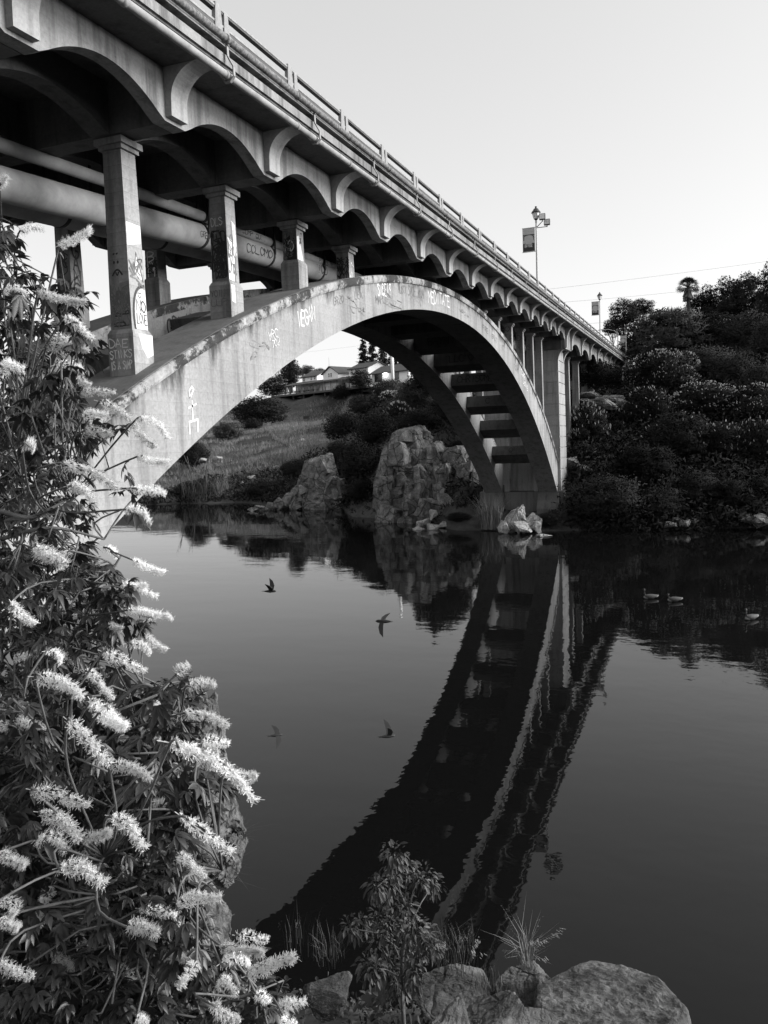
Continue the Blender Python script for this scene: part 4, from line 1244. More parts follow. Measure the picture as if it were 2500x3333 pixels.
def tree(name, cat, label, dx, dy, rx, ry, d, kind, k=0, mat='leaf_far', candles=0, cl=0.45, group=None, rot=None, deep=1.0):
    rr_ = ray(dx * DS, (dy + 0.62 * ry) * DS); rr_ = rr_ / math.hypot(rr_[0], rr_[1])
    dh = d * (0.72 if dy > 800 else 0.97) if d > 70 else d
    while dh < d * 1.06:                          # stand the tree where the slope really is
        q = CP + rr_ * dh
        if terrain_z(q[0], q[1]) > q[2]: break
        dh += 0.8
    d = max(min(dh, d * 1.06), 64.5)
    c = PH(dx, dy, d)
    s_ = np.linalg.norm(c - CP) / (FPX / DS)
    R, H = rx * s_, ry * s_
    g = terrain_z(c[0], c[1])
    base = np.array([c[0], c[1], min(g, c[2] - H * 0.5) - 0.1])
    root = empty(name, base, label, cat, group)
    rnd = random.Random(int(dx * 7 + dy * 13))
    rot = rnd.uniform(0, 6.28) if rot is None else rot
    mtx = Matrix.Translation(Vector(c - base)) @ Matrix.Rotation(rot, 4, 'Z') @ Matrix.Diagonal((R, R * deep, H, 1))
    link_mesh("crown", crown_mesh(kind, k % 3, mat), root, mtx)
    if candles:
        b_ = link_mesh("blossom", blossom_mesh(k % 3, candles, cl / R, 300 + k), root, mtx); b_['kind'] = "stuff"
    mb = MB()
    h = c[2] - base[2]
    r0 = max(0.10, 0.05 * R)
    mb.tube([base - (0, 0, .3), base + (rnd.uniform(-.1, .1) * R, rnd.uniform(-.1, .1) * R, h * .5), c - (0, 0, H * .1)], [r0 * 1.3, r0, r0 * .6], 7)
    for q in range(5):
        a = rnd.uniform(0, 6.28)
        e = c + np.array([math.cos(a) * R * .6, math.sin(a) * R * .6, H * rnd.uniform(-.2, .55)])
        s0 = base + (c - base) * rnd.uniform(.45, .8)
        mid = (s0 + e) / 2 + np.array([0, 0, H * .12])
        mb.tube([s0, mid, e], [r0 * .55, r0 * .4, r0 * .15], 5)
    put("trunk", mb, M['bark_dark'], root)
    return root

GR, GL = "trees on the right-hand hillside", "trees and shrubs behind the arch"
T = [
 # right-hand hillside -------------------------------------------------------
 ("oak_tree", "tree", "dark open-crowned oak on the skyline between the two far lamp posts", 1348, 686, 40, 40, 172, 'oak', 0, 'leaf_far', 0, GR),
 ("oak_tree", "tree", "smaller dark oak against the sky, just right of the open-crowned one", 1388, 668, 30, 24, 186, 'oak', 1, 'leaf_far', 0, GR),
 ("oak_tree", "tree", "low dark tree at the left end of the skyline, behind the middle lamp banner", 1322, 712, 24, 26, 190, 'oak', 2, 'leaf_far', 0, GR),
 ("pepper_tree", "tree", "large feathery pale grey tree, broadest of the skyline below the palm", 1452, 726, 88, 68, 150, 'feathery', 0, 'leaf_pale', 0, GR),
 ("oak_tree", "tree", "round dark oak on the skyline right of the palm", 1560, 656, 50, 54, 178, 'oak', 1, 'leaf_far', 0, GR),
 ("oak_tree", "tree", "dark oak on the skyline under the palm fronds", 1515, 660, 34, 28, 182, 'bushy', 2, 'leaf_far', 0, GR),
 ("oak_tree", "tree", "large dark oak forming the highest bulge of the skyline", 1612, 656, 52, 62, 180, 'oak', 2, 'leaf_far', 0, GR),
 ("oak_tree", "tree", "dark tree cut by the right edge at the very top of the skyline", 1668, 650, 40, 76, 172, 'oak', 0, 'leaf_far', 0, GR),
 ("oak_tree", "tree", "grey round-topped tree near the right edge just below the skyline", 1612, 718, 62, 50, 150, 'bushy', 0, 'leaf_mid', 0, GR),
 ("oak_tree", "tree", "grey tree at the right edge below the skyline oaks", 1664, 745, 46, 56, 142, 'bushy', 1, 'leaf_mid', 0, GR),
 ("oak_tree", "tree", "dark tree right of the large feathery tree, in the middle of the slope", 1540, 716, 52, 42, 158, 'bushy', 2, 'leaf_far', 0, GR),
 ("oak_tree", "tree", "dark tree in the dip behind the curved street light", 1372, 742, 44, 46, 148, 'oak', 1, 'leaf_far', 0, GR),
 ("oak_tree", "tree", "broad dim tree in mid-slope right of the heaviest blossoming buckeye", 1520, 788, 72, 46, 128, 'bushy', 0, 'leaf_mid', 0, GR),
 ("oak_tree", "tree", "dim tree in mid-slope with a few blossoms below it", 1588, 808, 56, 44, 122, 'bushy', 1, 'leaf_far', 0, GR),
 ("oak_tree", "tree", "dim grey shrub tree at the right edge in mid-slope", 1645, 826, 48, 40, 118, 'bushy', 2, 'leaf_mid', 0, GR),
 ("buckeye_tree", "tree", "heaviest blossoming buckeye, white candles thick along its top beside the bridge end", 1430, 806, 82, 56, 106, 'buckeye', 0, 'leaf_far', 620, GR),
 ("buckeye_tree", "tree", "broad blossoming buckeye sloping down right from the heaviest one", 1522, 868, 80, 46, 99, 'buckeye', 1, 'leaf_far', 520, GR),
 ("buckeye_tree", "tree", "blossoming buckeye at the right edge with scattered candles", 1628, 876, 66, 46, 97, 'buckeye', 2, 'leaf_far', 330, GR),
 ("oak_tree", "tree", "dark leafy tree hiding the feet of the approach columns", 1290, 816, 64, 44, 107, 'bushy', 1, 'leaf_far', 0, GR),
 ("buckeye_tree", "tree", "dark buckeye with sparse bright candles right beside the pier", 1270, 930, 52, 66, 88, 'buckeye', 1, 'leaf_far', 150, GR),
 ("buckeye_tree", "tree", "round dark buckeye with a sprinkle of candles below the heaviest blossoming one", 1398, 886, 62, 52, 92, 'buckeye', 2, 'leaf_far', 120, GR),
 ("oak_tree", "tree", "big black-looking tree in the centre of the right bank", 1472, 950, 84, 64, 87, 'buckeye', 2, 'leaf_far', 22, GR),
 ("buckeye_tree", "tree", "dark buckeye with few candles in the lower right bank", 1555, 962, 64, 58, 85, 'buckeye', 0, 'leaf_far', 80, GR),
 ("buckeye_tree", "tree", "dark buckeye with few candles against the right edge, low on the bank", 1640, 968, 54, 66, 84, 'buckeye', 1, 'leaf_far', 60, GR),
 ("oak_tree", "tree", "dim drooping tree low on the bank between pier and shore", 1395, 1008, 72, 56, 81, 'feathery', 1, 'leaf_far', 0, GR),
 ("shrub", "shrub", "large grey leafy bush at the waterline right of the pier", 1318, 1082, 86, 62, 75, 'bushy', 2, 'leaf_mid', 0, GR),
 ("shrub", "shrub", "dim bush at the waterline in the middle of the right bank", 1425, 1090, 66, 48, 75, 'bushy', 0, 'leaf_far', 0, GR),
 ("shrub", "shrub", "dark bush above the small waterline boulders", 1502, 1064, 60, 56, 77, 'bushy', 1, 'leaf_far', 0, GR),
 ("shrub", "shrub", "dark bush near the shore, left of the dim waterline boulder", 1575, 1076, 58, 48, 76, 'feathery', 2, 'leaf_far', 0, GR),
 ("shrub", "shrub", "dark bush above the dim boulder at the right edge", 1648, 1070, 46, 44, 76, 'bushy', 2, 'leaf_far', 0, GR),
 ("shrub", "shrub", "low dark bush overhanging the water right of the pier foot", 1252, 1118, 32, 24, 70.5, 'bushy', 0, 'leaf_far', 0, GR),
 ("shrub", "shrub", "small pale-leaved bush at the foot of the first approach column", 1234, 890, 20, 16, 88, 'bushy', 1, 'leaf_mid', 0, GR),
 ("shrub", "shrub", "pale shrub at the end of the bridge under the farthest lamp", 1385, 768, 40, 22, 128, 'feathery', 2, 'leaf_mid', 0, GR),
 # behind the arch -----------------------------------------------------------
 ("shrub", "shrub", "big rounded dark bush on the grassy slope under the left of the arch", 562, 890, 74, 42, 190, 'bushy', 0, 'leaf_far', 0, GL),
 ("shrub", "shrub", "pale bush in front of the big rounded dark bush", 492, 934, 36, 28, 166, 'feathery', 0, 'leaf_pale', 0, GL),
 ("shrub", "shrub", "small dark bush at the upper edge of the grass slope", 545, 918, 26, 18, 180, 'bushy', 1, 'leaf_far', 0, GL),
 ("shrub", "shrub", "dark bush low under the arch haunch at the far left", 420, 985, 40, 34, 138, 'bushy', 2, 'leaf_far', 0, GL),
 ("tree", "tree", "tall dark tree left of the white buildings, against the arch", 622, 806, 34, 44, 320, 'oak', 0, 'leaf_far', 0, GL),
 ("tree", "tree", "dark tree mass at the left end of the restaurant terrace", 590, 838, 40, 28, 300, 'bushy', 2, 'leaf_far', 0, GL),
 ("tree", "tree", "pale sunlit tree behind the left white building", 660, 802, 26, 14, 340, 'oak', 1, 'leaf_pale', 0, GL),
 ("tree", "tree", "low dim tree behind the roof of the middle white house", 690, 806, 18, 12, 330, 'oak', 2, 'leaf_mid', 0, GL),
 ("tree", "tree", "leafy tree standing in front of the right white house", 780, 822, 34, 26, 216, 'oak', 0, 'leaf_mid', 0, GL),
 ("shrub", "shrub", "dark bush below the terrace, left of the leafy tree by the houses", 738, 850, 28, 22, 225, 'bushy', 1, 'leaf_far', 0, GL),
 ("tree", "tree", "dark tree below the white pole", 838, 842, 44, 30, 190, 'bushy', 0, 'leaf_mid', 0, GL),
 ("tree", "tree", "dark tree tucked under the far rib beside the white pole", 898, 856, 48, 46, 158, 'bushy', 2, 'leaf_mid', 0, GL),
 ("tree", "tree", "dark tree between the two ribs above the outcrop", 962, 888, 44, 48, 125, 'bushy', 1, 'leaf_far', 0, GL),
 ("shrub", "shrub", "dark bush on the bluff just above the path", 790, 878, 46, 30, 195, 'bushy', 1, 'leaf_far', 0, GL),
 ("shrub", "shrub", "dark thicket edge right of the grassy slope", 745, 925, 52, 44, 158, 'bushy', 0, 'leaf_far', 0, GL),
 ("shrub", "shrub", "dark thicket in the middle between slope and outcrop", 818, 930, 56, 46, 140, 'bushy', 2, 'leaf_far', 0, GL),
 ("shrub", "shrub", "dark bush directly above the top of the biggest outcrop", 905, 912, 56, 36, 112, 'bushy', 0, 'leaf_far', 0, GL),
 ("shrub", "shrub", "dark bush filling the gully left of the biggest outcrop", 775, 1002, 52, 60, 112, 'bushy', 1, 'leaf_far', 0, GL),
 ("shrub", "shrub", "dark bush behind the tall fractured boulder", 728, 990, 36, 42, 116, 'bushy', 2, 'leaf_far', 0, GL),
 ("shrub", "shrub", "dark bush at the water between the boulder and the biggest outcrop", 780, 1062, 36, 34, 95, 'bushy', 0, 'leaf_far', 0, GL),
 ("shrub", "shrub", "low dark bramble on the slope above the rocky tail", 640, 1012, 42, 26, 120, 'bushy', 0, 'leaf_far', 0, GL),
 ("shrub", "shrub", "low dark bramble along the shore left of the rocky tail", 570, 1056, 46, 22, 119, 'bushy', 1, 'leaf_far', 0, GL),
 ("shrub", "shrub", "dark bramble at the far left shore below the arch haunch", 412, 1058, 44, 22, 121, 'bushy', 2, 'leaf_far', 0, GL),
 ("shrub", "shrub", "ivy-like dark bush on the rocks behind the reeds by the arch foot", 990, 1118, 34, 14, 73, 'bushy', 1, 'leaf_far', 0, GL),
 ("shrub", "shrub", "dark bush beside the bright boulder at the arch foot", 1180, 1128, 26, 22, 67.5, 'bushy', 2, 'leaf_far', 0, GL),
 ("tree", "tree", "tall dark tree behind the far rib, seen between the upper struts", 928, 815, 56, 66, 112, 'bushy', 1, 'leaf_far', 0, GL),
 ("tree", "tree", "tall dark tree between the two ribs, behind the middle struts", 972, 838, 50, 62, 106, 'bushy', 0, 'leaf_far', 0, GL),
 ("shrub", "shrub", "small dark bush growing in a crack high on the biggest outcrop", 990, 962, 24, 15, 80, 'bushy', 0, 'leaf_far', 0, GL),
 ("shrub", "shrub", "small dark bush on the ledge in the middle of the biggest outcrop", 945, 1066, 14, 10, 75.5, 'bushy', 1, 'leaf_far', 0, GL),
 ("buckeye_tree", "tree", "small pale blossoming buckeye on the bluff under the far rib", 842, 858, 24, 16, 172, 'buckeye', 0, 'leaf_mid', 160, GL),
 ("buckeye_tree", "tree", "dim buckeye with specks of blossom below the pale blossoming one", 862, 890, 34, 24, 160, 'buckeye', 2, 'leaf_far', 90, GL),
]
for k, t in enumerate(T):
    nm, cat, lab, dx, dy, rx, ry, d, kind, kk, mat, cand, grp = t
    if grp == GR and not (dx < 1400 and dy < 780): d = 66 + (d - 66) * 0.66
    tree(nm, cat, lab, dx, dy, rx, ry, d, kind, kk, mat, cand, 0.27 if d < 130 else 0.45, grp)

# conifers behind the white houses
def conifer(label, dx, dtop, dbase, d, seed):
    top, bot = PH(dx, dtop, d), PH(dx, dbase, d)
    H = top[2] - bot[2]
    base = np.array([top[0], top[1], bot[2]])
    root = empty("conifer_tree", base, label, "tree", "conifers behind the houses")
    rng = np.random.default_rng(seed)
    mb = MB(); mb.tube([base - (0, 0, 2), base + (0, 0, H * .6), base + (0, 0, H * .99)], [.55, .35, .05], 8)
    C_ = []
    z = 0.12
    while z < 0.985:
        L = (1 - z) ** 0.7 * H * 0.20 + 0.3
        for q in range(rng.integers(3, 6)):
            a = rng.uniform(0, 6.28); l_ = L * rng.uniform(.5, 1.1)
            dr = np.array([math.cos(a), math.sin(a), 0])
            s0 = base + (0, 0, H * z); e = s0 + dr * l_ + np.array([0, 0, -0.18 * l_])
            mb.tube([s0, (s0 + e) / 2 + (0, 0, .1 * l_), e], [.09, .06, .02], 4)
            m_ = int(26 * l_ / 2)
            t = rng.uniform(.2, 1.05, m_)[:, None]
            C_.append(s0 + (e - s0) * t + rng.normal(size=(m_, 3)) * np.array([.35, .35, .16]) * (0.4 + l_ * .12))
        z += rng.uniform(.022, .045)
    put("trunk", mb, M['bark_dark'], root)
    V, F = cards(rng, np.vstack(C_), 0.42, 0.25, 1.9)
    put("crown", (V, F), M['leaf_far'], root)
conifer("leftmost tall redwood behind the right white house, most of it against the sky", 783, 732, 812, 285, 1)
conifer("second tall redwood behind the right white house, beside the leftmost", 803, 728, 816, 295, 2)
conifer("third redwood, partly hidden by the far rib", 826, 736, 822, 290, 3)
conifer("redwood beside the white pole under the far rib", 852, 700, 830, 270, 4)
conifer("tallest redwood, mostly hidden behind the far rib", 884, 650, 840, 250, 6)
conifer("redwood right of the tallest one, hidden behind the crown of the arch", 916, 622, 845, 240, 7)
conifer("rightmost redwood, hidden behind the arch and showing in the water", 946, 655, 850, 235, 8)
conifer("dark pointed conifer left of the white buildings under the arch", 628, 786, 838, 330, 5)

# palm on the skyline
c = PH(1486, 622, 146); g = terrain_z(c[0], c[1])
root = empty("palm_tree", (c[0], c[1], g), "lone fan palm rising above the skyline trees", "palm tree")
mb = MB(); mb.tube([(c[0], c[1], g - .5), (c[0] + .1, c[1], (g + c[2]) / 2), c], [.4, .32, .28], 9); put("trunk", mb, M['bark_dark'], root)
mb = MB(); rnd = random.Random(5)
for q in range(52):
    a, el = rnd.uniform(0, 6.28), rnd.uniform(-0.35, 1.3)
    dr = np.array([math.cos(a) * math.cos(el), math.sin(a) * math.cos(el), math.sin(el)])
    pt = c + dr * 1.0
    sd = np.cross(dr, [0, 0, 1.0]); sd /= np.linalg.norm(sd) + 1e-6; up = np.cross(sd, dr)
    mb.tube([c, pt], .03, 4)
    for f in np.linspace(-1.15, 1.15, 11):
        d2 = dr * math.cos(f) + sd * math.sin(f); e = pt + d2 * 1.25 - np.array([0, 0, .3 * (1 + abs(f))])
        w = np.cross(d2, up) * .05
        mb.add([pt - w * .3, pt + d2 * .7 - w, e, pt + d2 * .7 + w], [(0, 1, 2, 3)])
put("fronds", mb, M['leaf_mid'], root)
mb = MB()
for q in range(40):
    a = rnd.uniform(0, 6.28); dr = np.array([math.cos(a), math.sin(a), 0])
    s0 = c + dr * .3 - (0, 0, rnd.uniform(0, .8)); e = s0 + dr * rnd.uniform(.3, .7) - (0, 0, rnd.uniform(.8, 1.8)); w = np.array([-dr[1], dr[0], 0]) * .3
    mb.add([s0 - w, s0 + w, e + w * .6, e - w * .6], [(0, 1, 2, 3)])
put("dead_skirt", mb, M['timber'], root)

# undergrowth that covers the slopes between the trees
def scatter_cards(name, mat, n, pxr, dr, size, h, seed, aspect=1.5, upright=False, cond=None):
    rng = np.random.default_rng(seed)
    C_ = []
    a0, a1 = azim(pxr[0]), azim(pxr[1])
    while len(C_) < n:
        a = rng.uniform(a0, a1); d = dr[0] + (dr[1] - dr[0]) * rng.random() ** 1.3
        x, y = d * math.sin(a), d * math.cos(a)
        z = terrain_z(x, y)
        if z < 0.15 or (cond and not cond(x, y, z, d)): continue
        C_.append((x, y, z + h * rng.random() ** 1.5))
    C_ = np.array(C_)
    if upright:
        n = len(C_); s_ = size * rng.uniform(.5, 1.3, n)
        ang = rng.uniform(0, 6.28, n); lean = rng.normal(size=(n, 2)) * .35
        w = 0.045
        ax = np.stack([np.cos(ang) * w, np.sin(ang) * w, np.zeros(n)], 1)
        tip = np.stack([lean[:, 0] * s_, lean[:, 1] * s_, s_], 1)
        B_ = C_.copy()
        V = np.stack([B_ - ax, B_ + ax, B_ + tip], 1).reshape(-1, 3); F = np.arange(3 * n).reshape(-1, 3)
    else:
        V, F = cards(rng, C_, size, 0.1, aspect)
    o = put(name, (V, F), M[mat]); return tag(o, kind="stuff")
scatter_cards("undergrowth", 'leaf_far', 26000, (1780, 2900), (66.5, 165), 0.15, 0.7, 401)
scatter_cards("undergrowth", 'leaf_far', 12000, (1120, 1800), (74, 190), 0.22, 0.8, 402)
scatter_cards("undergrowth", 'leaf_far', 9000, (250, 1130), (104, 128), 0.25, 0.8, 403)
scatter_cards("grass", 'grass', 42000, (450, 1180), (118, 240), 0.75, 0.05, 404, upright=True, cond=lambda x, y, z, d: noise.noise((x * .12, y * .12, 0)) > -0.35)

def thicket(name, mat, n, pxr, dr, seed, rr=(1.4, 3.2), per=140, size=.2):
    """dense scrub that reads as one mass"""
    rng = np.random.default_rng(seed); C_ = []; W_ = []
    a0, a1 = azim(pxr[0]), azim(pxr[1]); k = 0
    while k < n:
        a = rng.uniform(a0, a1); d = dr[0] + (dr[1] - dr[0]) * rng.random() ** 1.2
        x, y = d * math.sin(a), d * math.cos(a); z = terrain_z(x, y)
        if z < 0.1: continue
        R = rng.uniform(*rr); dv = rng.normal(size=(per, 3)); dv /= np.linalg.norm(dv, axis=1)[:, None]; dv[:, 2] = np.abs(dv[:, 2])
        lob = 1 + .3 * np.sin(dv[:, 0] * 5 + k) * np.cos(dv[:, 1] * 6 + k)
        C_.append(np.array([x, y, z - .3]) + dv * (R * lob * (.6 + .45 * rng.random(per)))[:, None] * np.array([1, 1, .85])); W_.append(dv + np.array([0, 0, .25])); k += 1
    V, F = cards(rng, np.vstack(C_), size, .15, 1.4)
    o = bpy.data.objects.new(name, soft_mesh(name, V, F, M[mat], np.vstack(W_))); COL.objects.link(o)
    return tag(o, kind="stuff")
thicket("scrub_thicket", 'leaf_far', 520, (1860, 3000), (66.8, 112), 411, (1.2, 3.2), 240, .16)
thicket("scrub_thicket", 'leaf_mid', 160, (1950, 3000), (105, 190), 412, (1.2, 2.6), 170, .19)
thicket("scrub_thicket", 'leaf_far', 110, (1140, 1560), (94, 190), 413, (1.2, 2.8), 170, .18)
thicket("scrub_thicket", 'leaf_far', 46, (330, 860), (119, 127), 414, (.8, 1.7), 130, .16)
thicket("scrub_thicket", 'leaf_far', 70, (1010, 1250), (84, 116), 415, (.9, 2.0), 170, .15)
thicket("scrub_thicket", 'leaf_far', 40, (1300, 1640), (72, 86), 416, (.5, 1.2), 130, .12)
thicket("scrub_thicket", 'leaf_far', 150, (1865, 3000), (66.4, 69.5), 417, (.5, 1.3), 120, .12)
# reeds, dead stems and grass clumps at the water
def tuft(name, label, cen, n, h, spread, mat, seed, w=0.02, lean=.35, cat="grass clump", heads=False):
    rng = np.random.default_rng(seed)
    mb = MB(); c = np.asarray(cen, float)
    hd = MB()
    for k in range(n):
        a = rng.uniform(0, 6.28); r = spread * rng.random() ** .7
        b_ = c + np.array([math.cos(a) * r, math.sin(a) * r, 0])
        hh = h * rng.uniform(.45, 1.1); ln = rng.normal(size=2) * lean * hh + np.array([math.cos(a), math.sin(a)]) * lean * .5 * hh
        s_ = np.array([-ln[1], ln[0], 0]); s_ = s_ / (np.linalg.norm(s_) + 1e-6) * w
        P1 = b_ + np.array([ln[0] * .25, ln[1] * .25, hh * .6]); P2 = b_ + np.array([ln[0], ln[1], hh * (1 - .12 * np.hypot(*ln) / hh)])
        mb.add([b_ - s_, b_ + s_, P1 + s_ * .8, P1 - s_ * .8, P2], [(0, 1, 2, 3), (3, 2, 4)])
        if heads and k % 3 == 0:
            for q in range(6):
                p = P1 + (P2 - P1) * (.5 + .5 * q / 6) + rng.normal(size=3) * h * .03
                e = p + np.array([ln[0] * .1, ln[1] * .1, -h * .03]); hd.add([p, p + s_ * 1.4, e, e - s_ * 1.4], [(0, 1, 2, 3)])
    root = empty(name, c, label, cat)
    put("blades", mb, M[mat], root)
    if heads: put("seed_heads", hd, M['straw'], root, kind="stuff")
    return root
tuft("reed_clump", "tall reeds at the water left of the bright boulder at the arch foot", PH(1062, 1142, 68), 240, 3.0, 1.0, 'grass', 11, .03, .3)
tuft("reed_clump", "pale reeds at the shore below the grassy slope, right of the dead stems", PH(480, 1076, 120), 120, 3.4, 1.2, 'grass', 12, .05, .3)
tuft("reed_clump", "dim reeds around the dead stems at the far shore", PH(425, 1076, 120), 160, 3.2, 2.2, 'grass_dark', 13, .05, .3)
for k, (dx, dy, top, lab) in enumerate([(442, 1075, 1005, "tall pale dead stump standing at the far shore"), (420, 1072, 985, "forked dead branches rising left of the pale stump"), (398, 1068, 990, "leaning dead branches near the arch haunch at the far shore")]):
    b_ = PH(dx, dy, 120); t = PH(dx + (4 if k == 0 else -12 - 4 * k), top, 120)
    mb = MB(); mb.tube([b_ - (0, 0, .4), (b_ + t) / 2 + (0, .2, 0), t], [.26, .2, .1] if k == 0 else [.12, .09, .04], 6)
    if k:
        for q in range(4):
            s0 = b_ + (t - b_) * (.2 + .18 * q); mb.tube([s0, s0 + ((-1) ** q * 1.2, .3, 2.2)], [.06, .02], 5)
    tag(put("dead_stump" if k == 0 else "dead_branch", mb, M['bark'], None, b_), lab, "dead wood")

# ------------------------------------------------------------------ restaurant terrace and white houses on the bluff
def Zh(x, y): return (800 + .3315 * x, 1080 + .3315 * y)      # picture notes of the houses -> photo pixels
pa, pb = Zh(265, 632), Zh(1030, 548)
HA = CP + ray(*pa) * (260 / math.hypot(*ray(*pa)[:2])); zdeck = HA[2]
r = ray(*pb); HB = CP + r * ((zdeck - CAMZ) / r[2])
U = np.array([HB[0] - HA[0], HB[1] - HA[1], 0]); LU = np.linalg.norm(U); U /= LU
N = np.array([U[1], -U[0], 0])                                 # out of the facade, towards the river
if N @ (CP - HA) < 0: N = -N
ZV = np.array([0, 0, 1.0])
def onface(x, y, n):         # picture note -> (u, z) on the vertical plane n metres out from the terrace edge
    r = ray(*Zh(x, y)); t = ((HA + N * n - CP) @ N) / (r @ N); p = CP + r * t
    return (p - HA) @ U, p[2]
def W3(u, n, z): return HA * np.array([1, 1, 0]) + U * u + N * n + ZV * z
def wbox(mb, u0, u1, n0, n1, z0, z1): mb.obox(W3(u0, n0, z0), U * (u1 - u0), N * (n1 - n0), ZV * (z1 - z0))

def gable_house(label, u0, u1, n0, n1, z0, ze, zr, along_u, windows=(), doors=(), over=.5):
    """white gabled house; windows: (face, a, b, z0, z1) on face 'n' (front) or 'u' (near end)"""
    root = empty("white_house", W3((u0 + u1) / 2, (n0 + n1) / 2, z0), label, "house", "white houses above the terrace")
    mb = MB(); wbox(mb, u0, u1, n0, n1, z0, ze)
    if along_u:
        nm = (n0 + n1) / 2
        for uu in (u0, u1 - .15): mb.prism([W3(uu, n0, ze + .002), W3(uu, n1, ze + .002), W3(uu, nm, zr)], U * .15)
    else:
        um = (u0 + u1) / 2
        for nn in (n0, n1 - .15): mb.prism([W3(u0, nn, ze + .002), W3(u1, nn, ze + .002), W3(um, nn, zr)], N * .15)
    put("wall", mb, M['wall_white'], root)
    mb = MB(); th = .28; sl = (zr - ze) / ((n1 - n0) / 2 if along_u else (u1 - u0) / 2)
    if along_u:
        nm = (n0 + n1) / 2
        for a, b_ in ((n0 - over, nm), (n1 + over, nm)):
            mb.prism([W3(u0 - over, a, ze - over * sl + .03), W3(u0 - over, b_, zr + .03), W3(u0 - over, b_, zr + th), W3(u0 - over, a, ze - over * sl + th)], U * (u1 - u0 + 2 * over))
    else:
        um = (u0 + u1) / 2
        for a, b_ in ((u0 - over, um), (u1 + over, um)):
            mb.prism([W3(a, n0 - over, ze - over * sl + .03), W3(b_, n0 - over, zr + .03), W3(b_, n0 - over, zr + th), W3(a, n0 - over, ze - over * sl + th)], N * (n1 - n0 + 2 * over))
    put("roof", mb, M['roof'], root)
    for f, a, b_, za, zb in windows:
        w = MB()
        if f == 'n': wbox(w, a, b_, n1 + .01, n1 + .06, za, zb)
        else: mb2 = wbox(w, u1 + .01, u1 + .06, a, b_, za, zb)
        fr = put("window", w, M['window'], root)
        w = MB()
        if f == 'n':
            wbox(w, a - .12, b_ + .12, n1 + .005, n1 + .09, zb, zb + .14); wbox(w, a - .12, b_ + .12, n1 + .005, n1 + .12, za - .14, za); wbox(w, a, b_, n1 + .06, n1 + .09, (za + zb) / 2 - .05, (za + zb) / 2 + .05)
        else:
            wbox(w, u1 + .005, u1 + .09, a - .12, b_ + .12, zb, zb + .14); wbox(w, u1 + .005, u1 + .12, a - .12, b_ + .12, za - .14, za)
        put("window_frame", w, M['wall_white'], fr)
    for f, a, b_, za, zb in doors:
        w = MB(); wbox(w, a, b_, n1 + .01, n1 + .08, za, zb); put("door", w, M['window'], root)
    return root

nw = -7.0
# left wing
u0, ze = onface(553, 450, nw); u1, _ = onface(697, 425, nw); _, z0 = onface(560, 492, nw)
zr = onface(590, 408, nw - 4)[1]
wins = []
for a, b_, c, d in ((564, 580, 452, 485), (636, 650, 440, 473), (670, 684, 434, 467)):
    ua, zt = onface(a, c, nw); ub, zb = onface(b_, d, nw); wins.append(('n', ua, ub, zb, zt))
gable_house("left white wing with a low dark gabled roof and three small windows", u0, u1, nw - 8, nw, zdeck - 1, ze, zr, True, wins)
# middle gable
n2 = -5.0
u0, ze = onface(758, 418, n2); u1, _ = onface(903, 395, n2); _, zr = onface(818, 346, n2)
wins = []
for a, b_, c, d in ((811, 824, 410, 445), (832, 845, 406, 441)):
    ua, zt = onface(a, c, n2); ub, zb = onface(b_, d, n2); wins.append(('n', ua, ub, zb, zt))
gable_house("middle white house with its gable facing the river and a pair of narrow windows", u0, u1, n2 - 10, n2, zdeck - 1, ze, zr, False, wins)
um = (u0 + u1) / 2
# right two-storey house
n3 = -6.0
u0, ze = onface(1015, 372, n3); u1, _ = onface(1200, 345, n3); zr = onface(1270, 300, n3 - 4.5)[1]
wins = []
for a, b_, c, d in ((1030, 1046, 374, 408), (1071, 1088, 367, 403), (1153, 1168, 350, 386), (1172, 1186, 347, 382)):
    ua, zt = onface(a, c, n3); ub, zb = onface(b_, d, n3); wins.append(('n', ua, ub, zb, zt))
gable_house("right white two-storey house with a broad dark roof and white gable end", u0, u1, n3 - 9, n3, zdeck - 1, ze, zr, True, wins)
# garage wing at the right
n4 = -1.0
u0, ze = onface(1240, 415, n4); u1, _ = onface(1600, 400, n4); zb_ = onface(1300, 470, n4)[1]
zr = onface(1330, 352, n4 - 5)[1]
d0, d1 = onface(1265, 440, n4)[0], onface(1340, 440, n4)[0]; d2, d3 = onface(1460, 440, n4)[0], onface(1505, 440, n4)[0]
g4 = gable_house("white single-storey wing with a lit wall lamp, farthest right beside the white pole", u0, u1, n4 - 9, n4, zdeck - 2.5, ze, zr, True, (), (('n', d0, d1, zb_ - .6, zb_ + 1.6), ('n', d2, d3, zb_ - .6, zb_ + 1.6)), .7)
uL, zL = onface(1372, 409, n4)
emt, en, el, eb = newmat("lit_lamp"); eb.inputs['Emission Color'].default_value = (1, 1, 1, 1); eb.inputs['Emission Strength'].default_value = 12.0
mb = MB(); mb.lathe(W3(uL, n4 + .4, zL - .3), [(.05, 0), (.26, .12), (.3, .3), (.2, .5), (.03, .58)], 10); put("wall_lamp", mb, emt, g4)
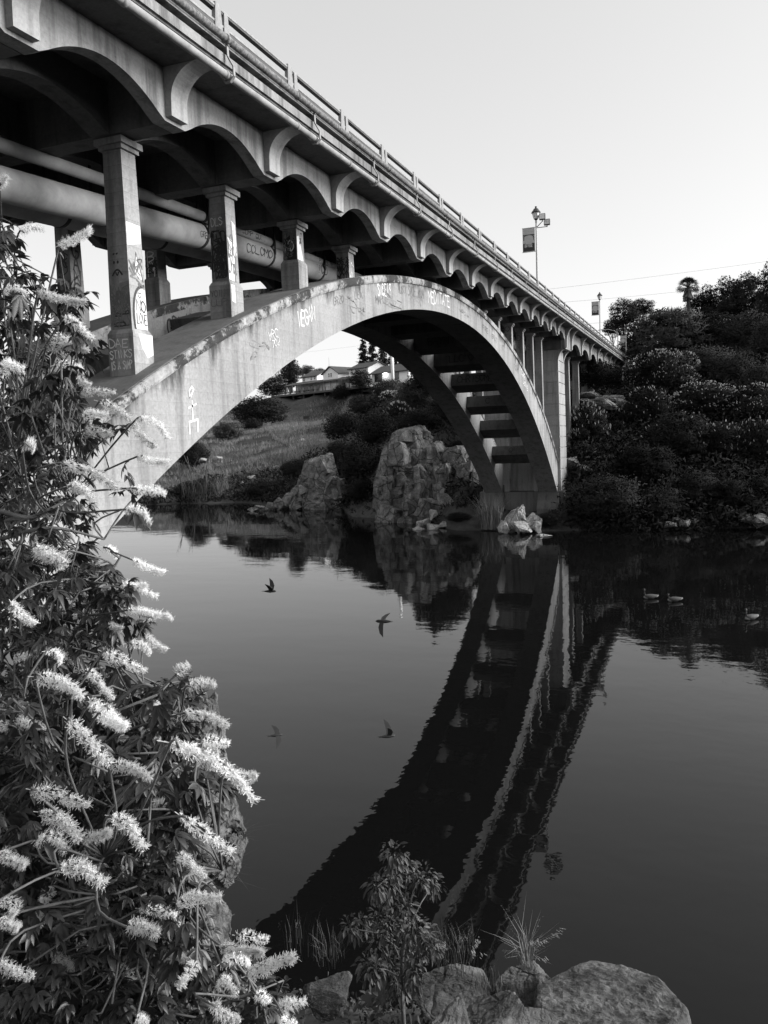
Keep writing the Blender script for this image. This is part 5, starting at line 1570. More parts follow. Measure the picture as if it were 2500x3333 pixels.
# veranda and terrace
root = empty("restaurant_terrace", W3(10, 0, zdeck - 4), "long timber terrace on posts with a dark veranda roof, before the white houses", "terrace")
mb = MB(); wbox(mb, 0, LU + 6, -8, 0, zdeck - .45, zdeck); put("deck", mb, M['timber'], root)
mb = MB(); wbox(mb, -.1, LU + 6, 0.005, .2, zdeck - .5, zdeck + .06); put("deck_edge", mb, M['bark'], root)
for uu in (1.5, 5, 9, 14, 19, 24):
    mb = MB(); p = W3(uu, -1.2, 0); wbox(mb, uu - .2, uu + .2, -1.4, -1.0, terrain_z(p[0], p[1]) - 1.5, zdeck - .46); put("post", mb, M['bark'], root)
ue0, zev = onface(470, 545, -2.5); ue1, zev2 = onface(1000, 447, -2.5)
zev = (zev + zev2) / 2
mb = MB(); zvt = onface(560, 492, -7.2)[1]
mb.prism([W3(ue0 - 5, -2.5, zev), W3(ue0 - 5, -6.95, zvt - .25), W3(ue0 - 5, -6.95, zvt - .05), W3(ue0 - 5, -2.5, zev + .2)], U * (ue1 - ue0 + 6)); put("veranda_roof", mb, M['roof'], root)
mb = MB(); wbox(mb, ue0 - 4, ue1, -6.9, -6.7, zdeck, zev + .5); put("veranda_wall", mb, M['wall_white'], root)
for k in range(9):
    a = ue0 - 3 + (ue1 - ue0 + 2) * k / 9
    mb = MB(); wbox(mb, a, a + 1.5, -6.69, -6.63, zdeck + (.1 if k % 3 == 0 else .8), zdeck + 2.4); put("window", mb, M['window'], root)
for k in range(12):
    a = ue0 - 4.5 + (ue1 - ue0 + 5) * k / 11
    mb = MB(); wbox(mb, a, a + .16, -2.7, -2.54, zdeck, zev + .05); put("post", mb, M['bark'], root)
mb = MB()
nr = int((LU + 5) / 1.5)
for k in range(nr + 1):
    wbox(mb, k * 1.5, k * 1.5 + .08, -.2, -.12, zdeck, zdeck + 1.15)
for hh in (.35, .7, 1.1): wbox(mb, 0, nr * 1.5, -.19, -.13, zdeck + hh, zdeck + hh + .05)
put("railing", mb, M['bark_dark'], root)
rnd = random.Random(8)
tb = None
for k in range(8):      # tables with chairs on the terrace
    uu = 4.5 + k * 2.2
    root = empty("terrace_table", W3(uu, -1.1, zdeck), "small dark table with two chairs set out along the terrace railing", "table", "tables on the terrace")
    mb = MB(); wbox(mb, uu - .45, uu + .45, -1.5, -.7, zdeck + .7, zdeck + .76); wbox(mb, uu - .05, uu + .05, -1.15, -1.05, zdeck, zdeck + .7); wbox(mb, uu - .25, uu + .25, -1.3, -.9, zdeck, zdeck + .04); put("tabletop", mb, M['bark_dark'], root)
    for sg in (-1, 1):
        mb = MB(); a = uu + sg * .8
        wbox(mb, a - .22, a + .22, -1.3, -.9, zdeck + .42, zdeck + .47); wbox(mb, a + sg * .2 - .03, a + sg * .2 + .03, -1.3, -.9, zdeck + .47, zdeck + .95)
        for q, w in ((-.2, -1.28), (.17, -1.28), (-.2, -.94), (.17, -.94)): wbox(mb, a + q, a + q + .04, w, w + .04, zdeck, zdeck + .42)
        c = put("chair", mb, M['bark_dark'], None, W3(a, -1.1, zdeck)); tag(c, "dark terrace chair at one of the small tables by the railing", "chair", "chairs on the terrace")
# flagpole and white pole
pt = CP + ray(*Zh(815, 250)) * 1.0; r = ray(*Zh(815, 250)); q = CP + r * (((W3(um, -6, 0) - CP) @ N) / (r @ N))
mb = MB(); mb.tube([(q[0], q[1], zdeck + 5), q], [.07, .04], 7); tag(put("flagpole", mb, M['steel'], None, (q[0], q[1], zdeck + 5)), "thin bare flagpole on the gable of the middle white house", "flagpole")
d_ = 200.0; a = PH(1275 / DS, 1130 / DS, d_); b_ = PH(1281 / DS, 1236 / DS, d_)
mb = MB(); mb.tube([(a[0], a[1], b_[2] - 3), (a[0], a[1], a[2] + 4)], [.42, .36], 12); tag(put("white_pole", mb, M['wall_white'], None, (a[0], a[1], b_[2] - 3), smooth=True), "thick white pole standing right of the houses below the far rib", "pole")
# trail sign on the path
b_ = PH(668, 955, 226); 
d_ = 222; a = PH(664, 944, d_); g = terrain_z(a[0], a[1])
root = empty("trail_sign", (a[0], a[1], g), "small dark two-legged sign beside the path below the terrace", "sign")
mb = MB(); 
for s_ in (-.7, .7): mb.box(a[0] + s_ - .06, a[0] + s_ + .06, a[1] - .05, a[1] + .05, g - .2, g + 2.0)
put("post", mb, M['bark_dark'], root); mb = MB(); mb.box(a[0] - .95, a[0] + .95, a[1] - .12, a[1] - .055, g + 1.3, g + 2.1); put("board", mb, M['bark_dark'], root)

# ------------------------------------------------------------------ near bank
EDGE = [(-60, 0, 5.5), (-16, 5.2, 5.0), (-9, 5.4, 4.6), (-5.2, 5.2, 4.1), (-3.5, 4.7, 3.75), (-2.6, 4.6, 3.75), (-1.7, 4.75, 3.9), (-1.0, 4.8, 3.95), (-0.25, 4.7, 3.85), (0.15, 4.2, 3.8), (0.45, 2.9, 4.3), (1.4, 1.2, 4.8), (4, -2, 4.8), (12, -8, 4.6), (60, -40, 4.5)]
ROWS = [(-2.2, None, -2.5), (-1.1, None, -.6), (-.6, .35, 0), (-.3, .65, 0), (-.1, .92, 0), (0, 1, 0), (.4, 1, .1), (.9, 1, .28), (1.5, 1, .6), (2.2, 1, 1.05), (3, 1, 1.5), (4.2, 1, 1.9), (7, 1, 1.6), (14, 1, 1.7), (40, 1, 2.0), (120, 1, 3)]
EX = np.array([e[0] for e in EDGE]); EY = np.array([e[1] for e in EDGE]); EZ = np.array([e[2] for e in EDGE])
def near_z(x, y):
    ey, ez = np.interp(x, EX, EY), np.interp(x, EX, EZ)
    vs = [r_[0] for r_ in ROWS]; zs = [(r_[2] if r_[1] is None else ez * r_[1] + r_[2]) for r_ in ROWS]
    z = np.interp(ey - y, vs, zs)
    return float(z + .14 * noise.noise((x * .9, y * .9, 2)) + .07 * noise.noise((x * 2.7, y * 2.7, 5)))
xs = np.concatenate([np.linspace(-60, -8, 27)[:-1], np.linspace(-8, 3, 150), np.linspace(3.4, 60, 27)])
vs = np.concatenate([np.linspace(-2.2, -.1, 12), np.linspace(0, 4.5, 46), np.array([5.5, 7, 10, 14, 20, 30, 45, 70, 120])])
V = []
for x in xs:
    ey = np.interp(x, EX, EY)
    for v_ in vs: V.append((x, ey - v_, near_z(x, ey - v_)))
k = len(vs)
F = [(i * k + j + 1, i * k + j, (i + 1) * k + j, (i + 1) * k + j + 1) for i in range(len(xs) - 1) for j in range(k - 1)]
tag(put("near_bank_ground", (np.array(V), F), M['soil'], smooth=True), kind="structure")

def near_rock(name, label, dx, dy, dist, size, seed, mat='rock_near', detail=7, rough=.10, tilt=0.0, pts=15, cat="boulder", top=9.0, crease=.25):
    c = PH(dx, dy, dist)
    V, F = rock_geo(c, size, seed, detail, rough, pts, top, tilt, 0.045, crease)
    o = put(name, (np.array(V), F), M[mat], None, c)
    return tag(o, label, cat)
near_rock("boulder", "largest foreground boulder, bottom right, pale lichen-spotted top", 1322, 2252, 4.5, (.50, .44, .76), 23, pts=70, rough=.06, tilt=-.04, top=.36, crease=0.0, mat='rock_boulder')
near_rock("boulder", "dark split half of the foreground boulder, left of the pale-topped one", 1130, 2190, 4.65, (.22, .30, .30), 25, rough=.08, top=.7)
near_rock("boulder", "flat pale rock at the bottom edge under the split boulder", 1075, 2205, 4.05, (.20, .25, .10), 28, rough=.10)
near_rock("boulder", "low rock at the bottom edge left of the flat pale rock", 985, 2210, 4.0, (.13, .2, .12), 33, rough=.10)
near_rock("boulder", "broad flat ledge rock behind the sapling stem", 985, 2150, 4.75, (.34, .3, .12), 36, rough=.10)
near_rock("boulder", "pale flat-faced rock among the ground cover left of the sapling", 712, 2140, 4.7, (.18, .2, .12), 41, rough=.09)
near_rock("boulder", "small wedge of rock at the bottom edge beside the split boulder", 1150, 2218, 4.1, (.16, .2, .10), 44, rough=.10)
near_rock("cliff_rock", "upright fissured rock face behind the blossoms, against the water", 402, 1710, 6.0, (.42, .5, .85), 47, 'rock_near', rough=.2, pts=24, cat="rock")
near_rock("cliff_rock", "lower blunt rock below the upright rock face, half covered by blossoms", 415, 2010, 5.6, (.33, .4, .55), 52, 'rock_near', rough=.14, cat="rock")
near_rock("cliff_rock", "mossy knob of rock jutting over the water right of the upright rock face", 478, 1850, 5.9, (.20, .3, .26), 57, 'rock_near', rough=.2, cat="rock")

# leaves: a folded, drooping leaflet and a hand-shaped leaf of five of them
LT = np.array([0, .22, .5, .78, 1.0]); LW = np.array([.04, .72, 1.0, .62, .02])
def leaflets(org, d, up, L, Wd, droop):
    """arrays of leaflets -> (n*15,3)"""
    n = len(org)
    d = d / np.linalg.norm(d, axis=1)[:, None]
    s_ = np.cross(d, up); s_ /= np.linalg.norm(s_, axis=1)[:, None] + 1e-9
    u = np.cross(s_, d)
    V = np.empty((n, 5, 3, 3))
    for i in range(5):
        t = LT[i]
        mid = org + d * (L * t)[:, None] - np.array([0, 0, 1.0]) * (droop * L * t * t)[:, None]
        hw = (Wd * .5 * LW[i])[:, None]
        V[:, i, 0] = mid - s_ * hw + u * hw * .35; V[:, i, 1] = mid; V[:, i, 2] = mid + s_ * hw + u * hw * .35
    return V.reshape(n * 15, 3)
LF = np.array([(r_ * 3 + c_, r_ * 3 + c_ + 1, (r_ + 1) * 3 + c_ + 1, (r_ + 1) * 3 + c_) for r_ in range(4) for c_ in range(2)])
def leaf_mesh_faces(n): return (LF[None] + (np.arange(n) * 15)[:, None, None]).reshape(-1, 4)

def palmate(rng, org, dirs, size):
    """hand-shaped leaves: 5 leaflets fanned round each petiole tip"""
    n = len(org); O, Dd, Up, Ls, Ws, Dr = [], [], [], [], [], []
    dirs = dirs / np.linalg.norm(dirs, axis=1)[:, None]
    up = np.array([0, 0, 1.0]) + rng.normal(size=(n, 3)) * .45; up /= np.linalg.norm(up, axis=1)[:, None]
    s_ = np.cross(dirs, up); s_ /= np.linalg.norm(s_, axis=1)[:, None]; up = np.cross(s_, dirs)
    for k, a in enumerate((-1.25, -.62, 0, .62, 1.25)):
        a = a + rng.normal(size=n) * .12
        O.append(org); Dd.append(dirs * np.cos(a)[:, None] + s_ * np.sin(a)[:, None]); Up.append(up)
        f = (0.72, .92, 1, .92, .72)[k]
        L = size * f * rng.uniform(.8, 1.15, n); Ls.append(L); Ws.append(L * rng.uniform(.32, .46, n)); Dr.append(rng.uniform(.15, .75, n))
    return leaflets(np.vstack(O), np.vstack(Dd), np.vstack(Up), np.concatenate(Ls), np.concatenate(Ws), np.concatenate(Dr)), 5 * n

def inpoly(x, y, poly):
    c = False; j = len(poly) - 1
    for i in range(len(poly)):
        if (poly[i][1] > y) != (poly[j][1] > y) and x < (poly[j][0] - poly[i][0]) * (y - poly[i][1]) / (poly[j][1] - poly[i][1]) + poly[i][0]: c = not c
        j = i
    return c

# ------------------------------------------------------------------ the flowering buckeye in the foreground
bush = empty("buckeye_tree", (-1.9, 1.6, near_z(-1.9, 1.6)), "flowering buckeye in the left foreground with fuzzy white flower spikes and drooping leaves", "tree")
A_ = lambda L, ox, oy, k: [((ox + a * k) / DS, (oy + b_ * k) / DS, (ox + c * k) / DS, (oy + d * k) / DS, r_ * k / DS, dep) for a, b_, c, d, r_, dep in L]
SP = A_([(670, 95, 825, 178, 38, 2.5), (760, 0, 905, 22, 36, 2.6), (720, 370, 900, 440, 32, 2.5), (650, 500, 862, 575, 34, 2.4), (735, 522, 795, 505, 22, 2.5), (690, 640, 882, 672, 32, 2.4), (795, 690, 942, 692, 24, 2.5), (790, 780, 908, 860, 24, 2.5),
          (690, 820, 822, 880, 22, 2.5), (555, 865, 802, 982, 48, 2.1), (200, 310, 370, 400, 70, 2.4), (60, 475, 160, 500, 34, 2.6), (60, 600, 202, 722, 40, 2.3), (160, 875, 380, 900, 34, 2.3), (80, 905, 160, 880, 26, 2.4), (190, 1000, 462, 1110, 62, 1.9), (470, 965, 622, 1130, 40, 2.1),
          (490, 1130, 692, 1290, 56, 1.9), (365, 1235, 605, 1490, 62, 1.75), (90, 1240, 250, 1290, 46, 2.1), (1000, 1055, 1178, 1040, 34, 2.2), (800, 1205, 862, 1130, 32, 2.2), (770, 1295, 822, 1255, 36, 2.2), (965, 1200, 1248, 1270, 36, 2.1), (1085, 1340, 1252, 1365, 32, 2.1),
          (915, 1355, 1195, 1500, 58, 1.8), (380, 320, 330, 430, 40, 2.4), (600, 720, 662, 740, 36, 2.4), (950, 990, 1028, 928, 10, 2.2), (0, 1240, 24, 1300, 30, 2.2), (560, 300, 640, 360, 30, 2.6), (250, 860, 330, 940, 40, 2.2)], 0, 1600, .6028)
SP += A_([(560, 0, 692, 115, 60, 1.9), (92, 65, 240, 130, 46, 2.1), (30, 190, 132, 240, 40, 2.2), (590, 315, 830, 390, 50, 1.9), (920, 195, 1405, 535, 54, 1.55), (1205, 340, 1400, 380, 44, 1.8), (1080, 240, 1190, 265, 38, 1.9), (175, 450, 502, 545, 66, 1.75), (215, 570, 445, 725, 66, 1.75),
          (195, 720, 372, 790, 62, 1.85), (455, 712, 612, 668, 36, 1.9), (595, 590, 792, 785, 62, 1.75), (975, 590, 1275, 805, 56, 1.75), (780, 540, 905, 515, 46, 2.1), (960, 800, 1122, 930, 42, 1.9), (0, 790, 152, 862, 54, 1.8), (315, 870, 585, 970, 72, 1.7), (50, 1020, 92, 955, 40, 2.2),
          (285, 965, 200, 1205, 36, 2.0), (0, 1045, 65, 1150, 60, 1.8), (0, 1150, 112, 1200, 36, 2.0), (955, 1085, 1208, 1030, 50, 1.9), (755, 1090, 965, 1130, 48, 2.0), (695, 1195, 865, 1230, 66, 1.9), (860, 1210, 1030, 1240, 42, 2.1), (285, 1335, 422, 1405, 36, 2.2), (0, 1385, 192, 1465, 50, 1.8),
          (615, 1380, 735, 1490, 34, 2.3), (430, 1520, 662, 1530, 26, 2.3), (1062, 1370, 955, 1535, 52, 1.9), (1195, 1295, 1442, 1330, 50, 1.9), (1190, 1385, 1362, 1390, 40, 1.95), (1275, 1235, 1462, 1262, 40, 2.0), (1335, 1450, 1615, 1345, 58, 1.8), (1180, 1500, 1290, 1560, 54, 1.9), (1140, 1605, 1302, 1705, 50, 1.8),
          (1500, 1640, 1665, 1590, 46, 1.9), (1380, 1550, 1462, 1600, 44, 2.0), (735, 1700, 802, 1718, 40, 1.8), (1545, 1702, 1612, 1716, 34, 1.9), (890, 1340, 1002, 1352, 34, 2.1), (30, 1560, 60, 1650, 26, 2.2), (430, 780, 525, 800, 34, 2.1), (360, 1050, 430, 1010, 30, 2.1)], 0, 2300, .6028)
SP += A_([(20, 90, 182, 112, 30, 2.7), (225, 95, 535, 155, 46, 2.4), (385, 240, 565, 385, 36, 2.5), (245, 335, 475, 405, 46, 2.5), (275, 430, 545, 440, 42, 2.5), (335, 530, 515, 585, 46, 2.5), (470, 600, 548, 655, 36, 2.6), (0, 585, 152, 555, 66, 2.2), (485, 690, 705, 700, 34, 2.4), (595, 750, 835, 905, 36, 2.3),
          (825, 850, 1022, 985, 38, 2.2), (785, 880, 948, 1035, 32, 2.3), (500, 845, 662, 832, 46, 2.4), (515, 920, 685, 955, 50, 2.4), (135, 1010, 215, 1040, 64, 2.1), (0, 1070, 112, 1090, 44, 2.5), (825, 1080, 1025, 1112, 38, 2.3), (345, 1120, 725, 1285, 56, 2.0), (785, 1270, 1005, 1305, 44, 2.2),
          (405, 1260, 565, 1335, 58, 2.2), (745, 1398, 905, 1472, 46, 2.2), (360, 545, 562, 440, 0, 2.7)], 0, 900, .5425)[:-1]
SP += A_([(355, 555, 562, 440, 44, 2.6), (110, 480, 272, 452, 34, 2.7), (0, 210, 44, 130, 46, 2.7), (100, 690, 170, 720, 36, 2.7), (0, 430, 70, 445, 30, 2.8), (360, 620, 420, 650, 36, 2.7)], 0, 500, .5425)

def spike_mesh(seed):
    """fuzzy flower spike, 0.2 m long: petals round a curved stalk, long stamens sticking out"""
    rng = np.random.default_rng(seed); L = 0.2; n = (165, 120, 190, 140, 95)[seed % 5]
    t = rng.random(n) ** .9 * 1.0
    ang = rng.uniform(0, 6.283, n)
    R = 0.019 * np.clip(1.15 - .75 * t, .2, 1) * np.clip(t * 9, .4, 1) * rng.uniform(.35, 1.3, n)
    bk = (0.07, 0.16, -0.05, 0.11, 0.02)[seed % 5]; bend = np.stack([bk * (t * (1 - t)), np.zeros(n), L * t], 1)
    rad = np.stack([np.cos(ang), np.sin(ang), np.zeros(n) + .25], 1)
    c = bend + rad * R[:, None]
    V, F, m_ = [], [], 0
    def quad(a, b_, cc, d):
        nonlocal m_
        V.extend([a, b_, cc, d]); F.append((m_, m_ + 1, m_ + 2, m_ + 3)); m_ += 4
    for i in range(n):
        o = c[i]; rd = rad[i] / np.linalg.norm(rad[i])
        tx = np.cross(rd, [0, 0, 1.0]); tx /= np.linalg.norm(tx); ty = np.cross(rd, tx)
        for q in range(4):
            a = q * 1.57 + rng.uniform(-.5, .5); dd = tx * math.cos(a) + ty * math.sin(a) + rd * rng.uniform(.2, 1.0); dd /= np.linalg.norm(dd)
            w = np.cross(dd, rd); w /= np.linalg.norm(w) + 1e-9
            l_ = rng.uniform(.007, .012); wd = rng.uniform(.0022, .0036)
            quad(o, o + dd * l_ * .6 + w * wd, o + dd * l_ - rd * .001, o + dd * l_ * .6 - w * wd)
        for q in range(3):
            dd = rd + rng.normal(size=3) * .45; dd /= np.linalg.norm(dd); w = np.cross(dd, tx); w /= np.linalg.norm(w) + 1e-9
            l_ = rng.uniform(.012, .026)
            e = o + dd * l_; quad(o - w * .0005, o + w * .0005, e + w * .0009, e - w * .0009)
    ax = [(bk * tt * (1 - tt), 0, L * tt) for tt in np.linspace(-.12, 1, 9)]
    mb = MB(); mb.tube(ax, .0016, 5); v, f = mb.arrays()
    V = np.vstack([np.array(V), v]); F = F + [tuple(int(q) + m_ for q in x) for x in f]
    return mesh_from("flower_spike", V, F, M['petal'])
SPM = [spike_mesh(500 + k) for k in range(5)]
rnd = random.Random(77)
bases = []
org = ORG[bush.name]
for k, (x0, y0, x1, y1, rr, dep) in enumerate(SP):
    dep *= rnd.uniform(.94, 1.06)
    a = PD(x0, y0, dep); b_ = PD(x1, y1, dep - rnd.uniform(-.02, .07))
    ax = b_ - a; L = np.linalg.norm(ax); zx = ax / L
    side = np.cross(zx, [0, 0, 1.0]); side /= np.linalg.norm(side); up = np.cross(side, zx)
    rw = rr * dep / (FPX / DS) * 0.47
    th = rnd.uniform(-1.1, 1.1)
    X = up * math.cos(th) + side * math.sin(th); Y = np.cross(zx, X)
    sr = max(rw / .021, .5) * (1.0); sl = L / .2 * .93
    mtx = Matrix(((X[0] * sr, Y[0] * sr, zx[0] * sl, a[0] - org[0]), (X[1] * sr, Y[1] * sr, zx[1] * sl, a[1] - org[1]), (X[2] * sr, Y[2] * sr, zx[2] * sl, a[2] - org[2]), (0, 0, 0, 1)))
    if k < 100:
        link_mesh("flower_spike", SPM[k % 5], bush, mtx)
    bases.append((a, zx))
# stems
STEM = [[(40, 2350, 2.9), (60, 2000, 2.8), (45, 1700, 2.75), (62, 1400, 2.8), (72, 1150, 2.9), (92, 950, 3.0), (62, 760, 3.1), (90, 600, 3.2)],
        [(150, 2350, 2.6), (190, 2000, 2.6), (212, 1750, 2.5), (232, 1560, 2.5), (300, 1480, 2.5), (352, 1500, 2.5)],
        [(250, 2350, 2.2), (330, 2110, 2.2), (405, 1960, 2.15), (480, 1880, 2.1)],
        [(62, 1500, 2.8), (160, 1370, 2.7), (225, 1260, 2.6), (262, 1200, 2.6)], [(70, 1190, 2.9), (150, 1085, 2.8), (235, 1010, 2.8)],
        [(0, 1103, 2.4), (60, 1118, 2.42), (110, 1098, 2.45), (158, 1072, 2.5)], [(0, 1165, 2.5), (110, 1140, 2.5), (225, 1165, 2.6)], [(190, 2000, 2.6), (300, 1930, 2.5), (420, 1700, 2.4), (392, 1560, 2.4), (380, 1480, 2.5)],
        [(60, 1400, 2.8), (20, 1250, 2.6), (60, 1130, 2.5), (40, 1000, 2.6)], [(45, 1700, 2.75), (110, 1600, 2.4), (150, 1640, 2.3), (185, 1648, 2.25)], [(100, 1560, 2.5), (140, 1630, 2.2), (172, 1655, 2.15)],
        [(0, 1010, 2.9), (60, 930, 2.9), (150, 870, 3.0), (175, 800, 3.1)], [(250, 2350, 2.2), (450, 2190, 2.1), (560, 2140, 2.1)], [(92, 950, 3.0), (30, 860, 3.1), (20, 700, 3.2), (35, 560, 3.3)], [(330, 2110, 2.2), (260, 2010, 2.1), (210, 1900, 2.0), (225, 1850, 2.0)]]
mb = MB(); nodes = []
for st in STEM:
    pts = [PD(*p) for p in st]
    dn = smooth_path(pts, 6)
    n = len(dn); thick = 0.013 if n > 30 else 0.008
    mb.tube(dn, [thick * (1 - .65 * i / n) for i in range(n)], 7); nodes += list(dn)
nodes = np.array(nodes)
rng = np.random.default_rng(5)
for a, zx in bases:
    d = np.linalg.norm(nodes - a, axis=1) + .15 * (nodes[:, 2] > a[2])
    q = nodes[np.argmin(d)]
    if d.min() < .8:
        mid = (q + a) / 2 - zx * .03 + rng.normal(size=3) * .025
        mb.tube(smooth_path([q, mid, a, a + zx * .02], 3), .003, 5)
# leaf clusters
MASK = [(-40, 470), (30, 475), (60, 560), (110, 612), (150, 600), (205, 618), (205, 660), (172, 700), (192, 760), (165, 820), (165, 860), (185, 900), (195, 950), (185, 1010), (195, 1075), (175, 1120), (165, 1150), (190, 1200), (262, 1250), (284, 1300), (292, 1340), (255, 1380), (245, 1420), (270, 1462), (285, 1500), (320, 1470), (390, 1470), (425, 1540), (405, 1600), (445, 1660), (470, 1710), (425, 1760), (400, 1800), (405, 1880), (400, 1980), (450, 2050), (540, 2090), (600, 2130), (620, 2225), (-40, 2225)]
CEN, DIR, SZ = [], [], []
ncl = 0
while ncl < 1900:
    x, y = rng.uniform(-40, 640), 470 + 1755 * rng.random()
    if not inpoly(x, y, MASK): continue
    if y < 1180 and rng.random() < .45: continue
    if 520 < y < 700 and x > 90 and rng.random() < .6: continue
    if 1290 < y < 1460 and 230 < x and rng.random() < .5: continue
    dep = rng.uniform(2.35, 3.5) if y < 1500 else rng.uniform(2.0, 3.2)
    c = PD(x, y, dep)
    if c[2] < near_z(c[0], c[1]) + .02: continue
    tdir = rng.normal(size=3) * np.array([1, 1, .5]) + CH * .5
    d = np.linalg.norm(nodes - c, axis=1); q = nodes[np.argmin(d)]
    if d.min() < .5 and rng.random() < .55:
        mb.tube([q, (q + c) / 2 + rng.normal(size=3) * .03, c], .003, 4)
    for j in range(rng.integers(3, 6)):
        a = rng.normal(size=3) * np.array([1, 1, .45]) + np.array([0, 0, -.25]); a /= np.linalg.norm(a)
        CEN.append(c + a * rng.uniform(.02, .07)); DIR.append(a); SZ.append(rng.uniform(.030, .054))
    ncl += 1
# the small leafy sprays that stand out against the water
for x, y, dep, n in [(370, 1480, 2.5, 7), (345, 1500, 2.5, 5), (400, 1510, 2.5, 6), (390, 1545, 2.5, 6), (355, 1560, 2.45, 6), (410, 1590, 2.4, 7), (430, 1620, 2.4, 6), (380, 1620, 2.4, 6), (340, 1600, 2.4, 6), (300, 1590, 2.4, 6), (425, 1660, 2.3, 6), (455, 1690, 2.2, 5), (400, 1690, 2.3, 5), (350, 1700, 2.3, 6),
                     (235, 1285, 2.6, 6), (255, 1265, 2.6, 5), (262, 1330, 2.6, 6), (278, 1350, 2.6, 5), (262, 1010, 2.6, 3), (270, 1060, 2.6, 4), (275, 1095, 2.6, 3), (265, 920, 2.7, 4), (270, 1440, 2.5, 4), (150, 640, 3.0, 7), (175, 650, 3.0, 6), (120, 650, 3.0, 5), (140, 690, 3.0, 5), (165, 730, 3.0, 4)]:
    for j in range(n):
        c = PD(x, y, dep); a = rng.normal(size=3) * np.array([1, 1, .5]) + np.array([0, 0, -.4]); a /= np.linalg.norm(a)
        CEN.append(c + a * rng.uniform(.01, .05)); DIR.append(a); SZ.append(rng.uniform(.036, .062))
put("branches", mb, M['bark'], bush, smooth=True)
V, n = palmate(rng, np.array(CEN), np.array(DIR), np.array(SZ))
put("foliage", (V, leaf_mesh_faces(n)), M['leaf_near'], bush, smooth=True)

# ------------------------------------------------------------------ sapling, ground cover and grasses at the bottom
c0 = PH(872, 2165, 4.45); gz = near_z(c0[0], c0[1])
sap = empty("sapling", (c0[0], c0[1], gz), "slender leafy sapling in the bottom centre, dark against the water", "sapling")
CL = [(852, 1848, 30), (880, 1868, 24), (850, 1885, 22), (840, 1910, 26), (815, 1915, 26), (915, 1890, 30), (935, 1912, 24), (905, 1900, 20), (850, 1950, 34), (880, 1960, 26), (820, 1985, 30), (780, 1995, 30), (755, 2005, 22), (845, 2000, 36), (895, 2005, 34), (925, 2025, 26), (870, 2045, 34), (815, 2045, 34), (905, 2060, 28), (940, 2050, 18), (840, 2090, 34), (890, 2100, 34), (800, 2090, 30), (860, 2130, 30)]
mb = MB(); top = PH(852, 1855, 4.4)
st = smooth_path([np.array([c0[0], c0[1], gz - .05]), PH(868, 2080, 4.42), PH(885, 1990, 4.4), PH(862, 1920, 4.4), top], 6)
mb.tube(st, [.014 * (1 - .75 * i / len(st)) for i in range(len(st))], 6); st = np.array(st)
CEN, DIR, SZ = [], [], []
for x, y, r_ in CL:
    c = PH(x, y, 4.4 + rng.uniform(-.25, .25)); q = st[np.argmin(np.linalg.norm(st - c - np.array([0, 0, -.12]), axis=1))]
    mb.tube([q, (q + c) / 2 + (0, 0, .02), c], .004, 4)
    for j in range(int(r_ * 3.0)):
        a = rng.normal(size=3); a /= np.linalg.norm(a); p = c + a * r_ * 4.6 / (FPX / DS) * rng.uniform(.3, 1.05)
        d = a + np.array([0, 0, -.5]) + rng.normal(size=3) * .4
        CEN.append(p); DIR.append(d); SZ.append(rng.uniform(.026, .048))
put("stem", mb, M['bark'], sap, smooth=True)
CEN, DIR, SZ = np.array(CEN), np.array(DIR), np.array(SZ)
V = leaflets(CEN, DIR, np.array([0, 0, 1.0]) + rng.normal(size=CEN.shape) * .4, SZ, SZ * .42, rng.uniform(.1, .6, len(SZ)))
put("foliage", (V, leaf_mesh_faces(len(CEN))), M['leaf_sapling'], sap, smooth=True)

CEN = []
while len(CEN) < 9000:
    x, y = rng.uniform(-4.2, -.55), rng.uniform(.9, 6.2)
    ey = np.interp(x, EX, EY)
    if y > ey + .12 or noise.noise((x * 1.3, y * 1.3, 9)) < -.12: continue
    CEN.append((x, y, near_z(x, y) + abs(rng.normal()) * .10))
CEN = np.array(CEN); DIR = rng.normal(size=CEN.shape) + np.array([0, 0, .3]); SZ = rng.uniform(.03, .065, len(CEN))
V = leaflets(CEN, DIR, np.array([0, 0, 1.0]) + rng.normal(size=CEN.shape) * .4, SZ, SZ * .5, rng.uniform(.1, .6, len(SZ)))
tag(put("ground_cover", (V, leaf_mesh_faces(len(CEN))), M['leaf_sapling'], smooth=True), kind="stuff")

def ntuft(label, dx, dy, dist, n, h, spread, mat='grass_dark', seed=1, heads=False, lean=.3):
    c = PH(dx, dy, dist); c[2] = min(c[2], 5.5); tuft("grass_tuft", label, c, n, h, spread, mat, seed, .0018, lean, "grass tuft", heads)
ntuft("wispy oat grass with nodding seed heads standing on the split boulder", 1140, 2088, 4.6, 46, .30, .05, 'grass', 61, True, .45)
ntuft("thin upright grass stalks at the water's edge left of the sapling", 655, 2050, 4.9, 26, .26, .14, 'grass_dark', 62, True, .12)
ntuft("dark grass tuft between the stalks and the sapling", 712, 2075, 4.8, 70, .20, .10, 'grass_dark', 63)
ntuft("fine grass with tall single stalk right of the sapling", 990, 2085, 4.6, 80, .26, .13, 'grass_dark', 64, True, .25)
ntuft("drooping grass on the ledge rock beside the sapling", 955, 2070, 4.7, 70, .22, .09, 'grass_dark', 65)
ntuft("short grass in the crack left of the split boulder", 1050, 2125, 4.5, 60, .10, .10, 'grass_dark', 66)
ntuft("shaggy grass on the mossy knob above the water", 492, 1822, 5.9, 130, .16, .15, 'grass_dark', 67, False, .7)
ntuft("hanging grass on the side of the mossy knob", 468, 1900, 5.8, 100, .16, .16, 'grass_dark', 68, False, .9)

